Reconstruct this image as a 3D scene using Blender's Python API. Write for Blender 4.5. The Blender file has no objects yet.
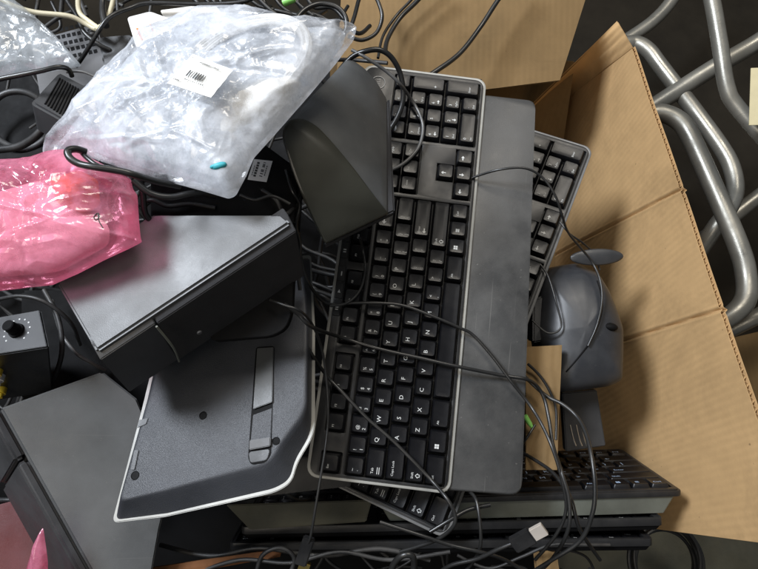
import bpy, bmesh, math, random
from mathutils import Vector, Matrix, noise
random.seed(7)
sc = bpy.context.scene
COL = sc.collection
R_ = math.radians

# ------------------------------------------------------------------ camera frame (photo is 758 x 569)
FPX, CX, CY = 575.0, 379.0, 284.5
PITCH = 20.0                                  # degrees from straight down
CAM = Matrix.Translation((0, 0, 1.08)) @ Matrix.Rotation(R_(PITCH), 4, 'X')
WUP = Vector((0, 0, 1))

def P(u, v, d):
    """world point lying d metres in front of the lens plane along the ray of photo pixel (u, v)"""
    return CAM @ Vector(((u-CX)/FPX*d, (CY-v)/FPX*d, -d))
def camdir(x, y, z):
    return (CAM.to_3x3() @ Vector((x, y, z)))
EYE = CAM.translation.copy()
TOCAM = camdir(0, 0, 1)

class Plane:
    def __init__(s, p, n): s.p, s.n = p, n.normalized()
    @classmethod
    def three(c, a, b, d):
        n = (b-a).cross(d-a)
        if n.dot(EYE-a) < 0: n = -n
        return c(a, n)
    def at(s, u, v, h=0.0):
        r = P(u, v, 1.0)-EYE
        p = s.p+s.n*h
        return EYE + r*((p-EYE).dot(s.n)/r.dot(s.n))

# ------------------------------------------------------------------ materials
def new_mat(name):
    m = bpy.data.materials.new(name); m.use_nodes = True
    nt = m.node_tree; nt.nodes.clear()
    out = nt.nodes.new('ShaderNodeOutputMaterial')
    return m, nt, out
def N(nt, t, **kw):
    n = nt.nodes.new(t)
    for k, v in kw.items():
        if k in n.inputs.keys() if hasattr(n.inputs, 'keys') else False: n.inputs[k].default_value = v
        else: setattr(n, k, v)
    return n
def L(nt, a, b): nt.links.new(a, b)

def plastic(name, col, rough=.45, grain=900., bump=.15, spec=.5, dust=.0, blot=.15, dustcol=(.45, .43, .40), coords='Object'):
    m, nt, out = new_mat(name)
    p = N(nt, 'ShaderNodeBsdfPrincipled'); L(nt, p.outputs[0], out.inputs[0])
    tc = N(nt, 'ShaderNodeTexCoord')
    n1 = N(nt, 'ShaderNodeTexNoise'); n1.inputs['Scale'].default_value = grain; n1.inputs['Detail'].default_value = 2
    L(nt, tc.outputs[coords], n1.inputs['Vector'])
    b = N(nt, 'ShaderNodeBump'); b.inputs['Strength'].default_value = bump; b.inputs['Distance'].default_value = .0006
    L(nt, n1.outputs[0], b.inputs['Height']); L(nt, b.outputs[0], p.inputs['Normal'])
    n2 = N(nt, 'ShaderNodeTexNoise'); n2.inputs['Scale'].default_value = 22; n2.inputs['Detail'].default_value = 6; n2.inputs['Roughness'].default_value = .65
    L(nt, tc.outputs[coords], n2.inputs['Vector'])
    mr = N(nt, 'ShaderNodeMapRange'); mr.inputs[1].default_value = .3; mr.inputs[2].default_value = .7
    mr.inputs[3].default_value = max(.05, rough-blot); mr.inputs[4].default_value = min(1, rough+blot)
    L(nt, n2.outputs[0], mr.inputs[0]); L(nt, mr.outputs[0], p.inputs['Roughness'])
    p.inputs['Specular IOR Level'].default_value = spec
    # dust: faint film plus sparse specks
    n3 = N(nt, 'ShaderNodeTexNoise'); n3.inputs['Scale'].default_value = 260; n3.inputs['Detail'].default_value = 3
    L(nt, tc.outputs[coords], n3.inputs['Vector'])
    m3 = N(nt, 'ShaderNodeMapRange'); m3.inputs[1].default_value = .70; m3.inputs[2].default_value = .78; m3.inputs[4].default_value = min(1, dust*3.)
    L(nt, n3.outputs[0], m3.inputs[0])
    m2 = N(nt, 'ShaderNodeMapRange'); m2.inputs[1].default_value = .42; m2.inputs[2].default_value = .75; m2.inputs[4].default_value = dust
    L(nt, n2.outputs[0], m2.inputs[0])
    mx = N(nt, 'ShaderNodeMath', operation='MAXIMUM'); L(nt, m2.outputs[0], mx.inputs[0]); L(nt, m3.outputs[0], mx.inputs[1])
    mix = N(nt, 'ShaderNodeMix', data_type='RGBA')
    n5 = N(nt, 'ShaderNodeTexNoise'); n5.inputs['Scale'].default_value = 9; n5.inputs['Detail'].default_value = 7; n5.inputs['Roughness'].default_value = .6
    L(nt, tc.outputs[coords], n5.inputs['Vector'])
    tone = N(nt, 'ShaderNodeMix', data_type='RGBA'); tone.inputs['A'].default_value = (*[c*.62 for c in col], 1); tone.inputs['B'].default_value = (*[min(1, c*1.38) for c in col], 1)
    m5_ = N(nt, 'ShaderNodeMapRange'); m5_.inputs[1].default_value = .3; m5_.inputs[2].default_value = .7; L(nt, n5.outputs[0], m5_.inputs[0]); L(nt, m5_.outputs[0], tone.inputs['Factor'])
    if dust > .03:
        last = mx
        for ang, sc_ in ((.6, (7, 420, 7)), (2.1, (9, 520, 9))):
            mp = N(nt, 'ShaderNodeMapping'); mp.inputs['Rotation'].default_value = (.2, .1, ang); mp.inputs['Scale'].default_value = sc_; L(nt, tc.outputs[coords], mp.inputs['Vector'])
            ns_ = N(nt, 'ShaderNodeTexNoise'); ns_.inputs['Scale'].default_value = 1; ns_.inputs['Detail'].default_value = 1; L(nt, mp.outputs[0], ns_.inputs['Vector'])
            sr = N(nt, 'ShaderNodeMapRange'); sr.inputs[1].default_value = .74; sr.inputs[2].default_value = .80; sr.inputs[4].default_value = min(.4, dust*1.7); L(nt, ns_.outputs[0], sr.inputs[0])
            m6 = N(nt, 'ShaderNodeMath', operation='MAXIMUM'); L(nt, last.outputs[0], m6.inputs[0]); L(nt, sr.outputs[0], m6.inputs[1]); last = m6
        mx = last
    mix.inputs['B'].default_value = (*dustcol, 1); L(nt, tone.outputs['Result'], mix.inputs['A'])
    L(nt, mx.outputs[0], mix.inputs['Factor']); L(nt, mix.outputs['Result'], p.inputs['Base Color'])
    return m

def plain(name, col, rough=.5, metal=0., spec=.5):
    m, nt, out = new_mat(name)
    p = N(nt, 'ShaderNodeBsdfPrincipled'); L(nt, p.outputs[0], out.inputs[0])
    p.inputs['Roughness'].default_value = rough; p.inputs['Metallic'].default_value = metal
    p.inputs['Specular IOR Level'].default_value = spec
    tc = N(nt, 'ShaderNodeTexCoord'); n = N(nt, 'ShaderNodeTexNoise'); n.inputs['Scale'].default_value = 60; n.inputs['Detail'].default_value = 5
    L(nt, tc.outputs['Object'], n.inputs['Vector'])
    mix = N(nt, 'ShaderNodeMix', data_type='RGBA'); mix.inputs['A'].default_value = (*[c*.82 for c in col], 1); mix.inputs['B'].default_value = (*[min(1, c*1.12) for c in col], 1)
    L(nt, n.outputs[0], mix.inputs['Factor']); L(nt, mix.outputs['Result'], p.inputs['Base Color'])
    return m

def cardboard(name, col, flute=.0078, bump=.9):
    m, nt, out = new_mat(name)
    p = N(nt, 'ShaderNodeBsdfPrincipled'); L(nt, p.outputs[0], out.inputs[0])
    p.inputs['Roughness'].default_value = .82; p.inputs['Specular IOR Level'].default_value = .25
    uv = N(nt, 'ShaderNodeUVMap')
    wob = N(nt, 'ShaderNodeTexNoise'); wob.inputs['Scale'].default_value = 9; wob.inputs['Detail'].default_value = 3
    L(nt, uv.outputs[0], wob.inputs['Vector'])
    sep = N(nt, 'ShaderNodeSeparateXYZ'); L(nt, uv.outputs[0], sep.inputs[0])
    ma = N(nt, 'ShaderNodeMath', operation='MULTIPLY_ADD'); ma.inputs[1].default_value = .003
    L(nt, wob.outputs[0], ma.inputs[0]); L(nt, sep.outputs['X'], ma.inputs[2])
    mu = N(nt, 'ShaderNodeMath', operation='MULTIPLY'); mu.inputs[1].default_value = 2*math.pi/flute; L(nt, ma.outputs[0], mu.inputs[0])
    sn = N(nt, 'ShaderNodeMath', operation='SINE'); L(nt, mu.outputs[0], sn.inputs[0])
    fade = N(nt, 'ShaderNodeTexNoise'); fade.inputs['Scale'].default_value = 14; fade.inputs['Detail'].default_value = 4; L(nt, uv.outputs[0], fade.inputs['Vector'])
    fm = N(nt, 'ShaderNodeMapRange'); fm.inputs[1].default_value = .35; fm.inputs[2].default_value = .65; fm.inputs[3].default_value = .25; L(nt, fade.outputs[0], fm.inputs[0])
    wv = N(nt, 'ShaderNodeMath', operation='MULTIPLY'); L(nt, sn.outputs[0], wv.inputs[0]); L(nt, fm.outputs[0], wv.inputs[1])
    fib = N(nt, 'ShaderNodeTexNoise'); fib.inputs['Scale'].default_value = 420; fib.inputs['Detail'].default_value = 4; L(nt, uv.outputs[0], fib.inputs['Vector'])
    hs = N(nt, 'ShaderNodeMath', operation='MULTIPLY_ADD'); hs.inputs[1].default_value = .8; L(nt, fib.outputs[0], hs.inputs[0]); L(nt, wv.outputs[0], hs.inputs[2])
    b = N(nt, 'ShaderNodeBump'); b.inputs['Strength'].default_value = bump; b.inputs['Distance'].default_value = .00035
    L(nt, hs.outputs[0], b.inputs['Height']); L(nt, b.outputs[0], p.inputs['Normal'])
    blo = N(nt, 'ShaderNodeTexNoise'); blo.inputs['Scale'].default_value = 30; blo.inputs['Detail'].default_value = 8; blo.inputs['Roughness'].default_value = .7
    L(nt, uv.outputs[0], blo.inputs['Vector'])
    mix = N(nt, 'ShaderNodeMix', data_type='RGBA'); mix.inputs['A'].default_value = (*[c*.78 for c in col], 1); mix.inputs['B'].default_value = (*[min(1, c*1.18) for c in col], 1)
    mm = N(nt, 'ShaderNodeMath', operation='MULTIPLY_ADD'); mm.inputs[1].default_value = -.09; L(nt, wv.outputs[0], mm.inputs[0]); L(nt, blo.outputs[0], mm.inputs[2])
    L(nt, mm.outputs[0], mix.inputs['Factor'])
    # dark flecks
    fl = N(nt, 'ShaderNodeTexNoise'); fl.inputs['Scale'].default_value = 130; fl.inputs['Detail'].default_value = 1; L(nt, uv.outputs[0], fl.inputs['Vector'])
    fr = N(nt, 'ShaderNodeMapRange'); fr.inputs[1].default_value = .77; fr.inputs[2].default_value = .82; fr.inputs[4].default_value = .55; L(nt, fl.outputs[0], fr.inputs[0])
    mix2 = N(nt, 'ShaderNodeMix', data_type='RGBA'); mix2.inputs['B'].default_value = (.08, .05, .03, 1)
    L(nt, mix.outputs['Result'], mix2.inputs['A']); L(nt, fr.outputs[0], mix2.inputs['Factor'])
    # handling smudges and scuffs
    sm = N(nt, 'ShaderNodeTexNoise'); sm.inputs['Scale'].default_value = 7; sm.inputs['Detail'].default_value = 9; sm.inputs['Roughness'].default_value = .72; sm.inputs['Distortion'].default_value = .6; L(nt, uv.outputs[0], sm.inputs['Vector'])
    smr = N(nt, 'ShaderNodeMapRange'); smr.inputs[1].default_value = .50; smr.inputs[2].default_value = .72; smr.inputs[4].default_value = .42; L(nt, sm.outputs[0], smr.inputs[0])
    mix3 = N(nt, 'ShaderNodeMix', data_type='RGBA'); mix3.inputs['B'].default_value = (*[c*.45 for c in col], 1)
    L(nt, mix2.outputs['Result'], mix3.inputs['A']); L(nt, smr.outputs[0], mix3.inputs['Factor'])
    L(nt, mix3.outputs['Result'], p.inputs['Base Color'])
    return m

def film(name, col, lo, hi, rough=.18, scale=55., bump=.6, trans_col=(1, 1, 1), gloss=.07):
    """thin crumpled polythene: part see-through, part milky, glossy creases"""
    m, nt, out = new_mat(name)
    tc = N(nt, 'ShaderNodeTexCoord')
    warp = N(nt, 'ShaderNodeTexNoise'); warp.inputs['Scale'].default_value = 14; warp.inputs['Detail'].default_value = 3
    L(nt, tc.outputs['Object'], warp.inputs['Vector'])
    wadd = N(nt, 'ShaderNodeMix', data_type='RGBA', blend_type='LINEAR_LIGHT'); wadd.inputs['Factor'].default_value = .012
    L(nt, tc.outputs['Object'], wadd.inputs['A']); L(nt, warp.outputs['Color'], wadd.inputs['B'])
    v = N(nt, 'ShaderNodeTexVoronoi', feature='F1'); v.inputs['Scale'].default_value = scale
    L(nt, wadd.outputs['Result'], v.inputs['Vector'])
    n = N(nt, 'ShaderNodeTexNoise'); n.inputs['Scale'].default_value = scale*.9; n.inputs['Detail'].default_value = 5; n.inputs['Distortion'].default_value = .25
    L(nt, wadd.outputs['Result'], n.inputs['Vector'])
    v2 = N(nt, 'ShaderNodeTexVoronoi', feature='F1'); v2.inputs['Scale'].default_value = scale*2.7
    L(nt, wadd.outputs['Result'], v2.inputs['Vector'])
    h0 = N(nt, 'ShaderNodeMath', operation='MULTIPLY_ADD'); h0.inputs[1].default_value = .16; L(nt, v2.outputs['Distance'], h0.inputs[0]); L(nt, v.outputs['Distance'], h0.inputs[2])
    hh = N(nt, 'ShaderNodeMath', operation='MULTIPLY_ADD'); hh.inputs[1].default_value = .5; L(nt, n.outputs[0], hh.inputs[0]); L(nt, h0.outputs[0], hh.inputs[2])
    b = N(nt, 'ShaderNodeBump'); b.inputs['Strength'].default_value = bump; b.inputs['Distance'].default_value = .004
    L(nt, hh.outputs[0], b.inputs['Height'])
    p = N(nt, 'ShaderNodeBsdfPrincipled'); p.inputs['Base Color'].default_value = (*col, 1); p.inputs['Roughness'].default_value = rough
    p.inputs['Specular IOR Level'].default_value = .7
    L(nt, b.outputs[0], p.inputs['Normal'])
    tl = N(nt, 'ShaderNodeBsdfTranslucent'); tl.inputs['Color'].default_value = (*col, 1); L(nt, b.outputs[0], tl.inputs['Normal'])
    ms0 = N(nt, 'ShaderNodeMixShader'); ms0.inputs[0].default_value = .25; L(nt, p.outputs[0], ms0.inputs[1]); L(nt, tl.outputs[0], ms0.inputs[2])
    t = N(nt, 'ShaderNodeBsdfTransparent'); t.inputs['Color'].default_value = (*trans_col, 1)
    big = N(nt, 'ShaderNodeTexNoise'); big.inputs['Scale'].default_value = 26; big.inputs['Detail'].default_value = 7; big.inputs['Roughness'].default_value = .68
    L(nt, wadd.outputs['Result'], big.inputs['Vector'])
    mr = N(nt, 'ShaderNodeMapRange'); mr.inputs[1].default_value = .36; mr.inputs[2].default_value = .62; mr.inputs[3].default_value = lo; mr.inputs[4].default_value = hi
    L(nt, big.outputs[0], mr.inputs[0])
    g = N(nt, 'ShaderNodeBsdfGlossy'); g.inputs['Roughness'].default_value = .17; L(nt, b.outputs[0], g.inputs['Normal'])
    ms = N(nt, 'ShaderNodeMixShader'); L(nt, mr.outputs[0], ms.inputs[0]); L(nt, t.outputs[0], ms.inputs[1]); L(nt, ms0.outputs[0], ms.inputs[2])
    ms2 = N(nt, 'ShaderNodeMixShader'); ms2.inputs[0].default_value = gloss; L(nt, ms.outputs[0], ms2.inputs[1]); L(nt, g.outputs[0], ms2.inputs[2])
    L(nt, ms2.outputs[0], out.inputs[0])
    return m

M = {}
M['key'] = plastic('black_key_plastic', (.007, .007, .0085), .34, 1500, .08, .36, .012, .08)
M['bezel'] = plastic('black_bezel_plastic', (.016, .016, .017), .42, 1300, .15, .5, .03)
M['well'] = plastic('dark_well_plastic', (.006, .006, .006), .6)
M['rim'] = plastic('pale_rim_plastic', (.34, .335, .31), .38, 900, .05, .5, .05, .1)
M['rimdark'] = plastic('grey_rim_plastic', (.15, .15, .15), .35, 900, .05, .5, .05, .1)
M['palm'] = plastic('palm_rest_plastic', (.050, .050, .050), .44, 1500, .25, .5, .09, .14)
M['legend'] = plain('white_legend_ink', (.62, .63, .62), .5)
M['legendblue'] = plain('blue_white_legend_ink', (.45, .60, .85), .5)
M['spk'] = plastic('grey_speaker_plastic', (.078, .081, .083), .44, 1400, .2, .5, .04, .1)
M['spk_light'] = plastic('light_grey_speaker_plastic', (.085, .087, .090), .46, 1400, .2, .5, .05, .08)
M['spk_dark'] = plastic('charcoal_speaker_plastic', (.042, .043, .046), .45, 1300, .15, .5, .02)
M['spk_olive'] = plastic('olive_speaker_plastic', (.036, .036, .028), .30, 1300, .05, .5, .01, .06)
M['grille'] = plastic('speaker_cloth', (.034, .034, .037), .8, 2400, 1.0, .4, .02)
M['textured'] = plastic('rough_grained_black_plastic', (.036, .039, .047), .46, 1500, .6, .55, .02, .06)
M['black'] = plastic('black_plastic', (.010, .010, .011), .42, 1000, .15, .5, .02)
M['blackm'] = plastic('matt_black_plastic', (.004, .004, .0045), .7, 1000, .15, .15, .004)
M['cable'] = plastic('black_cable_sheath', (.014, .014, .014), .34, 800, .05, .6, .02, .08)
M['cablegrey'] = plastic('grey_cable_sheath', (.10, .10, .10), .34, 800, .05, .6, .02, .08)
M['cream'] = plastic('cream_cable_sheath', (.55, .50, .36), .4, 800, .05, .5, .05, .08)
M['white'] = plastic('white_plastic', (.75, .74, .72), .4, 800, .05, .5, .0, .08)
M['paper'] = plain('white_paper', (.80, .80, .78), .8)
M['ink'] = plain('dark_ink', (.05, .05, .05), .7)
M['steel'] = plastic('dull_steel_tube', (.32, .31, .275), .38, 500, .2, .5, .34, .14, (.16, .14, .11))
M['metal'] = plain('bright_connector_metal', (.62, .61, .58), .28, 1.)
M['gold'] = plain('brass_contacts', (.62, .48, .16), .3, 1.)
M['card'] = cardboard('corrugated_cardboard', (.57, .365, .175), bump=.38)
M['cardshade'] = cardboard('shaded_cardboard', (.225, .145, .066), bump=.12)  # box cardboard again, with its shade put into a darker colour
M['clear'] = film('clear_polythene_film', (.88, .91, .97), .04, .80, scale=42)
M['clear2'] = film('clear_thin_polythene_film', (.80, .86, .92), .10, .42)
M['pink'] = film('pink_antistatic_film', (.95, .36, .52), .16, .76, .2, 45., .5, (1, .62, .73))
M['foam'] = plain('white_foam_wrap', (.88, .86, .82), .7)
M['dock'] = plastic('grey_dock_plastic', (.030, .032, .037), .40, 1300, .1, .5, .03, .1)
M['green'] = plain('lime_green_plastic', (.25, .62, .14), .4)
M['cyan'] = plain('cyan_plastic', (.05, .40, .47), .5)
M['maroon'] = plastic('maroon_plastic', (.10, .018, .022), .4)
M['orange'] = plain('orange_plastic', (.75, .22, .06), .5)
M['vent'] = plastic('grey_vented_plastic', (.10, .10, .105), .5, 900, .1, .5, .05)
M['tag'] = plain('cream_card_tag', (.66, .58, .36), .7)
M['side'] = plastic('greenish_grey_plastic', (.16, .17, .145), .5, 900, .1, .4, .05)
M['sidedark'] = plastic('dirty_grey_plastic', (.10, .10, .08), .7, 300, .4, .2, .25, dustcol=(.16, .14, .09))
M['shell'] = plain('worn_plug_shell', (.62, .56, .50), .35, .3)
M['cardrust'] = cardboard('rusty_cardboard', (.20, .085, .035), bump=.15)
M['wrap'] = film('bubble_wrap_film', (.78, .82, .88), .34, .92, .3, 60., .5, gloss=.02)
M['heap'] = plastic('dusty_cable_sheath', (.020, .020, .021), .5, 800, .05, .5, .1)
M['yellow'] = plain('yellow_plastic', (.60, .42, .03), .4)

for _m in (M['steel'], ):
    [n for n in _m.node_tree.nodes if n.type == 'BSDF_PRINCIPLED'][0].inputs['Metallic'].default_value = .62
def floor_mat():
    m, nt, out = new_mat('shade_dark_floor')
    p = N(nt, 'ShaderNodeBsdfPrincipled'); L(nt, p.outputs[0], out.inputs[0]); p.inputs['Roughness'].default_value = .9; p.inputs['Specular IOR Level'].default_value = .1
    tc = N(nt, 'ShaderNodeTexCoord'); n = N(nt, 'ShaderNodeTexNoise'); n.inputs['Scale'].default_value = 7; n.inputs['Detail'].default_value = 9; n.inputs['Roughness'].default_value = .7
    L(nt, tc.outputs['Object'], n.inputs['Vector'])
    cr = N(nt, 'ShaderNodeMix', data_type='RGBA'); cr.inputs['A'].default_value = (.006, .0055, .0045, 1); cr.inputs['B'].default_value = (.040, .033, .024, 1)  # near-black tones put the low light on the floor into its colour
    L(nt, n.outputs[0], cr.inputs['Factor']); L(nt, cr.outputs['Result'], p.inputs['Base Color'])
    return m
M['floor'] = floor_mat()

# ------------------------------------------------------------------ object helpers
WM = {}
def thing(name, label, cat, mat_or_loc, group=None):
    o = bpy.data.objects.new(name, None); COL.objects.link(o)
    o.empty_display_size = .02
    mw = mat_or_loc if isinstance(mat_or_loc, Matrix) else Matrix.Translation(mat_or_loc)
    o.matrix_world = mw; WM[o.name] = mw.copy()
    o['label'] = label; o['category'] = cat
    if group: o['group'] = group
    return o
def finish(bm, name, mats, smooth=35.):
    me = bpy.data.meshes.new(name)
    bmesh.ops.recalc_face_normals(bm, faces=bm.faces) if smooth != 'film' else None
    bm.to_mesh(me); bm.free()
    for m in (mats if isinstance(mats, (list, tuple)) else [mats]): me.materials.append(M[m] if isinstance(m, str) else m)
    if smooth:
        me.shade_smooth()
        if smooth != 'film': me.set_sharp_from_angle(angle=R_(smooth))
    return me
def part(name, bm, mats, parent, world=True, smooth=35.):
    if world: bmesh.ops.transform(bm, matrix=WM[parent.name].inverted(), verts=bm.verts)
    me = finish(bm, name, mats, smooth)
    o = bpy.data.objects.new(name, me); COL.objects.link(o); o.parent = parent
    WM[o.name] = WM[parent.name].copy()
    return o
def single(name, bm, mats, label, cat, group=None, smooth=35., kind=None):
    c = Vector((0, 0, 0)); zmin = 9
    for v in bm.verts: c += v.co; zmin = min(zmin, v.co.z)
    c /= len(bm.verts); c.z = zmin
    bmesh.ops.translate(bm, vec=-c, verts=bm.verts)
    me = finish(bm, name, mats, smooth)
    o = bpy.data.objects.new(name, me); COL.objects.link(o); o.location = c
    WM[o.name] = Matrix.Translation(c)
    if label: o['label'] = label
    if cat: o['category'] = cat
    if group: o['group'] = group
    if kind: o['kind'] = kind
    return o

def fillet(pts, r, seg=5):
    """round the corners of a closed loop of 3-D points; r a number or one per corner"""
    out = []; n = len(pts)
    for i in range(n):
        a, b, c = pts[i-1], pts[i], pts[(i+1) % n]
        rr = r[i] if isinstance(r, (list, tuple)) else r
        l1 = (a-b).length; l2 = (c-b).length
        k = min(rr, l1*.48, l2*.48)
        if k < 1e-5: out.append(b.copy()); continue
        p0 = b+(a-b).normalized()*k; p2 = b+(c-b).normalized()*k
        for j in range(seg+1):
            t = j/seg
            out.append(p0*(1-t)**2+b*2*t*(1-t)+p2*t*t)
    return out
def loft(bm, loops, cap=True, mi=0):
    vs = [[bm.verts.new(p) for p in lp] for lp in loops]
    n = len(vs[0])
    for a, b in zip(vs, vs[1:]):
        for i in range(n):
            f = bm.faces.new((a[i], a[(i+1) % n], b[(i+1) % n], b[i])); f.material_index = mi
    if cap:
        f = bm.faces.new(vs[0][::-1]); f.material_index = mi
        f = bm.faces.new(vs[-1]); f.material_index = mi
    return vs
def prism(top, bottom, r=0., bev=.0015, seg=2):
    """solid between two matching loops, edges bevelled"""
    bm = bmesh.new()
    if r: top = fillet(top, r); bottom = fillet(bottom, r)
    loft(bm, [top, bottom])
    bmesh.ops.recalc_face_normals(bm, faces=bm.faces)
    if bev:
        es = [e for e in bm.edges if len(e.link_faces) == 2 and e.calc_face_angle(0) > R_(28)]
        bmesh.ops.bevel(bm, geom=es, offset=bev, segments=seg, affect='EDGES', clamp_overlap=True)
    return bm
def ext(pts, vec): return [p+vec for p in pts]
def box(bm, x0, x1, y0, y1, z0, z1, mi=0):
    vs = [bm.verts.new(p) for p in ((x0, y0, z0), (x1, y0, z0), (x1, y1, z0), (x0, y1, z0), (x0, y0, z1), (x1, y0, z1), (x1, y1, z1), (x0, y1, z1))]
    for q in ((0, 3, 2, 1), (4, 5, 6, 7), (0, 1, 5, 4), (1, 2, 6, 5), (2, 3, 7, 6), (3, 0, 4, 7)):
        f = bm.faces.new([vs[i] for i in q]); f.material_index = mi
def bevel_all(bm, off, seg=2, ang=30):
    bmesh.ops.recalc_face_normals(bm, faces=bm.faces)
    es = [e for e in bm.edges if len(e.link_faces) == 2 and e.calc_face_angle(0) > R_(ang)]
    bmesh.ops.bevel(bm, geom=es, offset=off, segments=seg, affect='EDGES', clamp_overlap=True)
    return bm
def obox(c, ax, ay, az, hx, hy, hz, bev=.001):
    """bevelled box at c with half sizes along three (world) axes"""
    ax = ax.normalized(); az = (az-ax*az.dot(ax)).normalized(); ay = az.cross(ax)
    top = [c+ax*sx*hx+ay*sy*hy+az*hz for sx, sy in ((-1, -1), (1, -1), (1, 1), (-1, 1))]
    return prism(top, ext(top, -az*2*hz), 0, bev)

def smooth_path(pts, sub=7):
    out = []
    n = len(pts)
    for i in range(n-1):
        p0 = pts[max(i-1, 0)]; p1 = pts[i]; p2 = pts[i+1]; p3 = pts[min(i+2, n-1)]
        for j in range(sub):
            t = j/sub
            out.append(.5*((2*p1)+(p2-p0)*t+(2*p0-5*p1+4*p2-p3)*t*t+(3*p1-p0-3*p2+p3)*t**3))
    out.append(pts[-1].copy())
    return out
def tube(bm, pts, r, ns=10, sub=7, closed=False, mi=0, r_end=None):
    path = smooth_path(pts, sub) if sub else pts
    rings = []; up = None
    n = len(path)
    for i, p in enumerate(path):
        t = (path[min(i+1, n-1)]-path[max(i-1, 0)]).normalized()
        if up is None:
            up = t.orthogonal().normalized()
        up = (up-t*up.dot(t)).normalized(); s = t.cross(up)
        rr = r if r_end is None else r+(r_end-r)*i/(n-1)
        rings.append([p+(up*math.cos(2*math.pi*k/ns)+s*math.sin(2*math.pi*k/ns))*rr for k in range(ns)])
    loft(bm, rings, True, mi)
    return bm
def cyl(bm, c, axis, r, h, ns=24, r2=None, mi=0):
    a = axis.normalized(); u = a.orthogonal().normalized(); w = a.cross(u)
    r2 = r if r2 is None else r2
    lo = [c+(u*math.cos(2*math.pi*k/ns)+w*math.sin(2*math.pi*k/ns))*r for k in range(ns)]
    hi = [c+a*h+(u*math.cos(2*math.pi*k/ns)+w*math.sin(2*math.pi*k/ns))*r2 for k in range(ns)]
    loft(bm, [lo, hi], True, mi)
    return bm
def torus(bm, c, axis, R, r, ns=40, m=8, mi=0, ell=1.0, u=None):
    a = axis.normalized(); u = (u or a.orthogonal()).normalized(); w = a.cross(u)
    vs = []
    for i in range(ns):
        t = 2*math.pi*i/ns
        dirv = (u*math.cos(t)+w*math.sin(t)*ell)
        cc = c+dirv*R
        vs.append([bm.verts.new(cc+dirv.normalized()*r*math.cos(2*math.pi*k/m)+a*r*math.sin(2*math.pi*k/m)) for k in range(m)])
    for i in range(ns):
        for k in range(m):
            f = bm.faces.new((vs[i][k], vs[(i+1) % ns][k], vs[(i+1) % ns][(k+1) % m], vs[i][(k+1) % m])); f.material_index = mi
    return bm
def flat_poly(bm, pts, mi=0):
    f = bm.faces.new([bm.verts.new(p) for p in pts]); f.material_index = mi
def quad_line(bm, a, b, w, n, mi=0):
    """a printed stroke from a to b, width w, on a surface of normal n"""
    s = (b-a).cross(n).normalized()*w*.5
    flat_poly(bm, [a-s, b-s, b+s, a+s], mi)

def rrect(x0, x1, y0, y1, r, z, seg=4):
    out = []
    for cx, cy, a0 in ((x1-r, y1-r, 0), (x0+r, y1-r, 90), (x0+r, y0+r, 180), (x1-r, y0+r, 270)):
        for k in range(seg+1):
            a = R_(a0+90*k/seg); out.append(Vector((cx+r*math.cos(a), cy+r*math.sin(a), z)))
    return out
def plate_holes(outer, holes, z0, z1, bev=.0004):
    """flat plate with holes (via a filled 2-D curve)"""
    cu = bpy.data.curves.new('tmp', 'CURVE'); cu.dimensions = '2D'; cu.fill_mode = 'BOTH'
    for lp in [outer]+holes:
        s = cu.splines.new('POLY'); s.points.add(len(lp)-1); s.use_cyclic_u = True
        for i, p in enumerate(lp): s.points[i].co = (p[0], p[1], 0, 1)
    cu.extrude = (z1-z0)/2-bev; cu.bevel_depth = bev; cu.bevel_resolution = 1; cu.offset = -bev
    o = bpy.data.objects.new('tmp', cu); COL.objects.link(o)
    dg = bpy.context.evaluated_depsgraph_get(); me = bpy.data.meshes.new_from_object(o.evaluated_get(dg))
    bm = bmesh.new(); bm.from_mesh(me)
    for f in bm.faces: f.material_index = 0
    bmesh.ops.translate(bm, vec=(0, 0, (z0+z1)/2), verts=bm.verts)
    bmesh.ops.remove_doubles(bm, verts=bm.verts, dist=1e-6)
    bpy.data.objects.remove(o); bpy.data.curves.remove(cu); bpy.data.meshes.remove(me)
    return bm
TXT = {}
def text_geo(s):
    if s not in TXT:
        cu = bpy.data.curves.new('tmp', 'FONT'); cu.body = s; cu.size = 1; cu.resolution_u = 2
        o = bpy.data.objects.new('tmp', cu); COL.objects.link(o)
        dg = bpy.context.evaluated_depsgraph_get(); me = bpy.data.meshes.new_from_object(o.evaluated_get(dg))
        TXT[s] = ([v.co.copy() for v in me.vertices], [tuple(p.vertices) for p in me.polygons])
        bpy.data.objects.remove(o); bpy.data.curves.remove(cu); bpy.data.meshes.remove(me)
    return TXT[s]
def add_text(bm, s, x, y, z, size, mi=1, mat=None, bold=0.):
    vs, fs = text_geo(s)
    bv = []
    for v in vs:
        p = Vector((x+v.x*size*(1+bold), y+v.y*size, z))
        bv.append(bm.verts.new(mat @ p if mat else p))
    for f in fs:
        try: q = bm.faces.new([bv[i] for i in f]); q.material_index = mi
        except ValueError: pass

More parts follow.
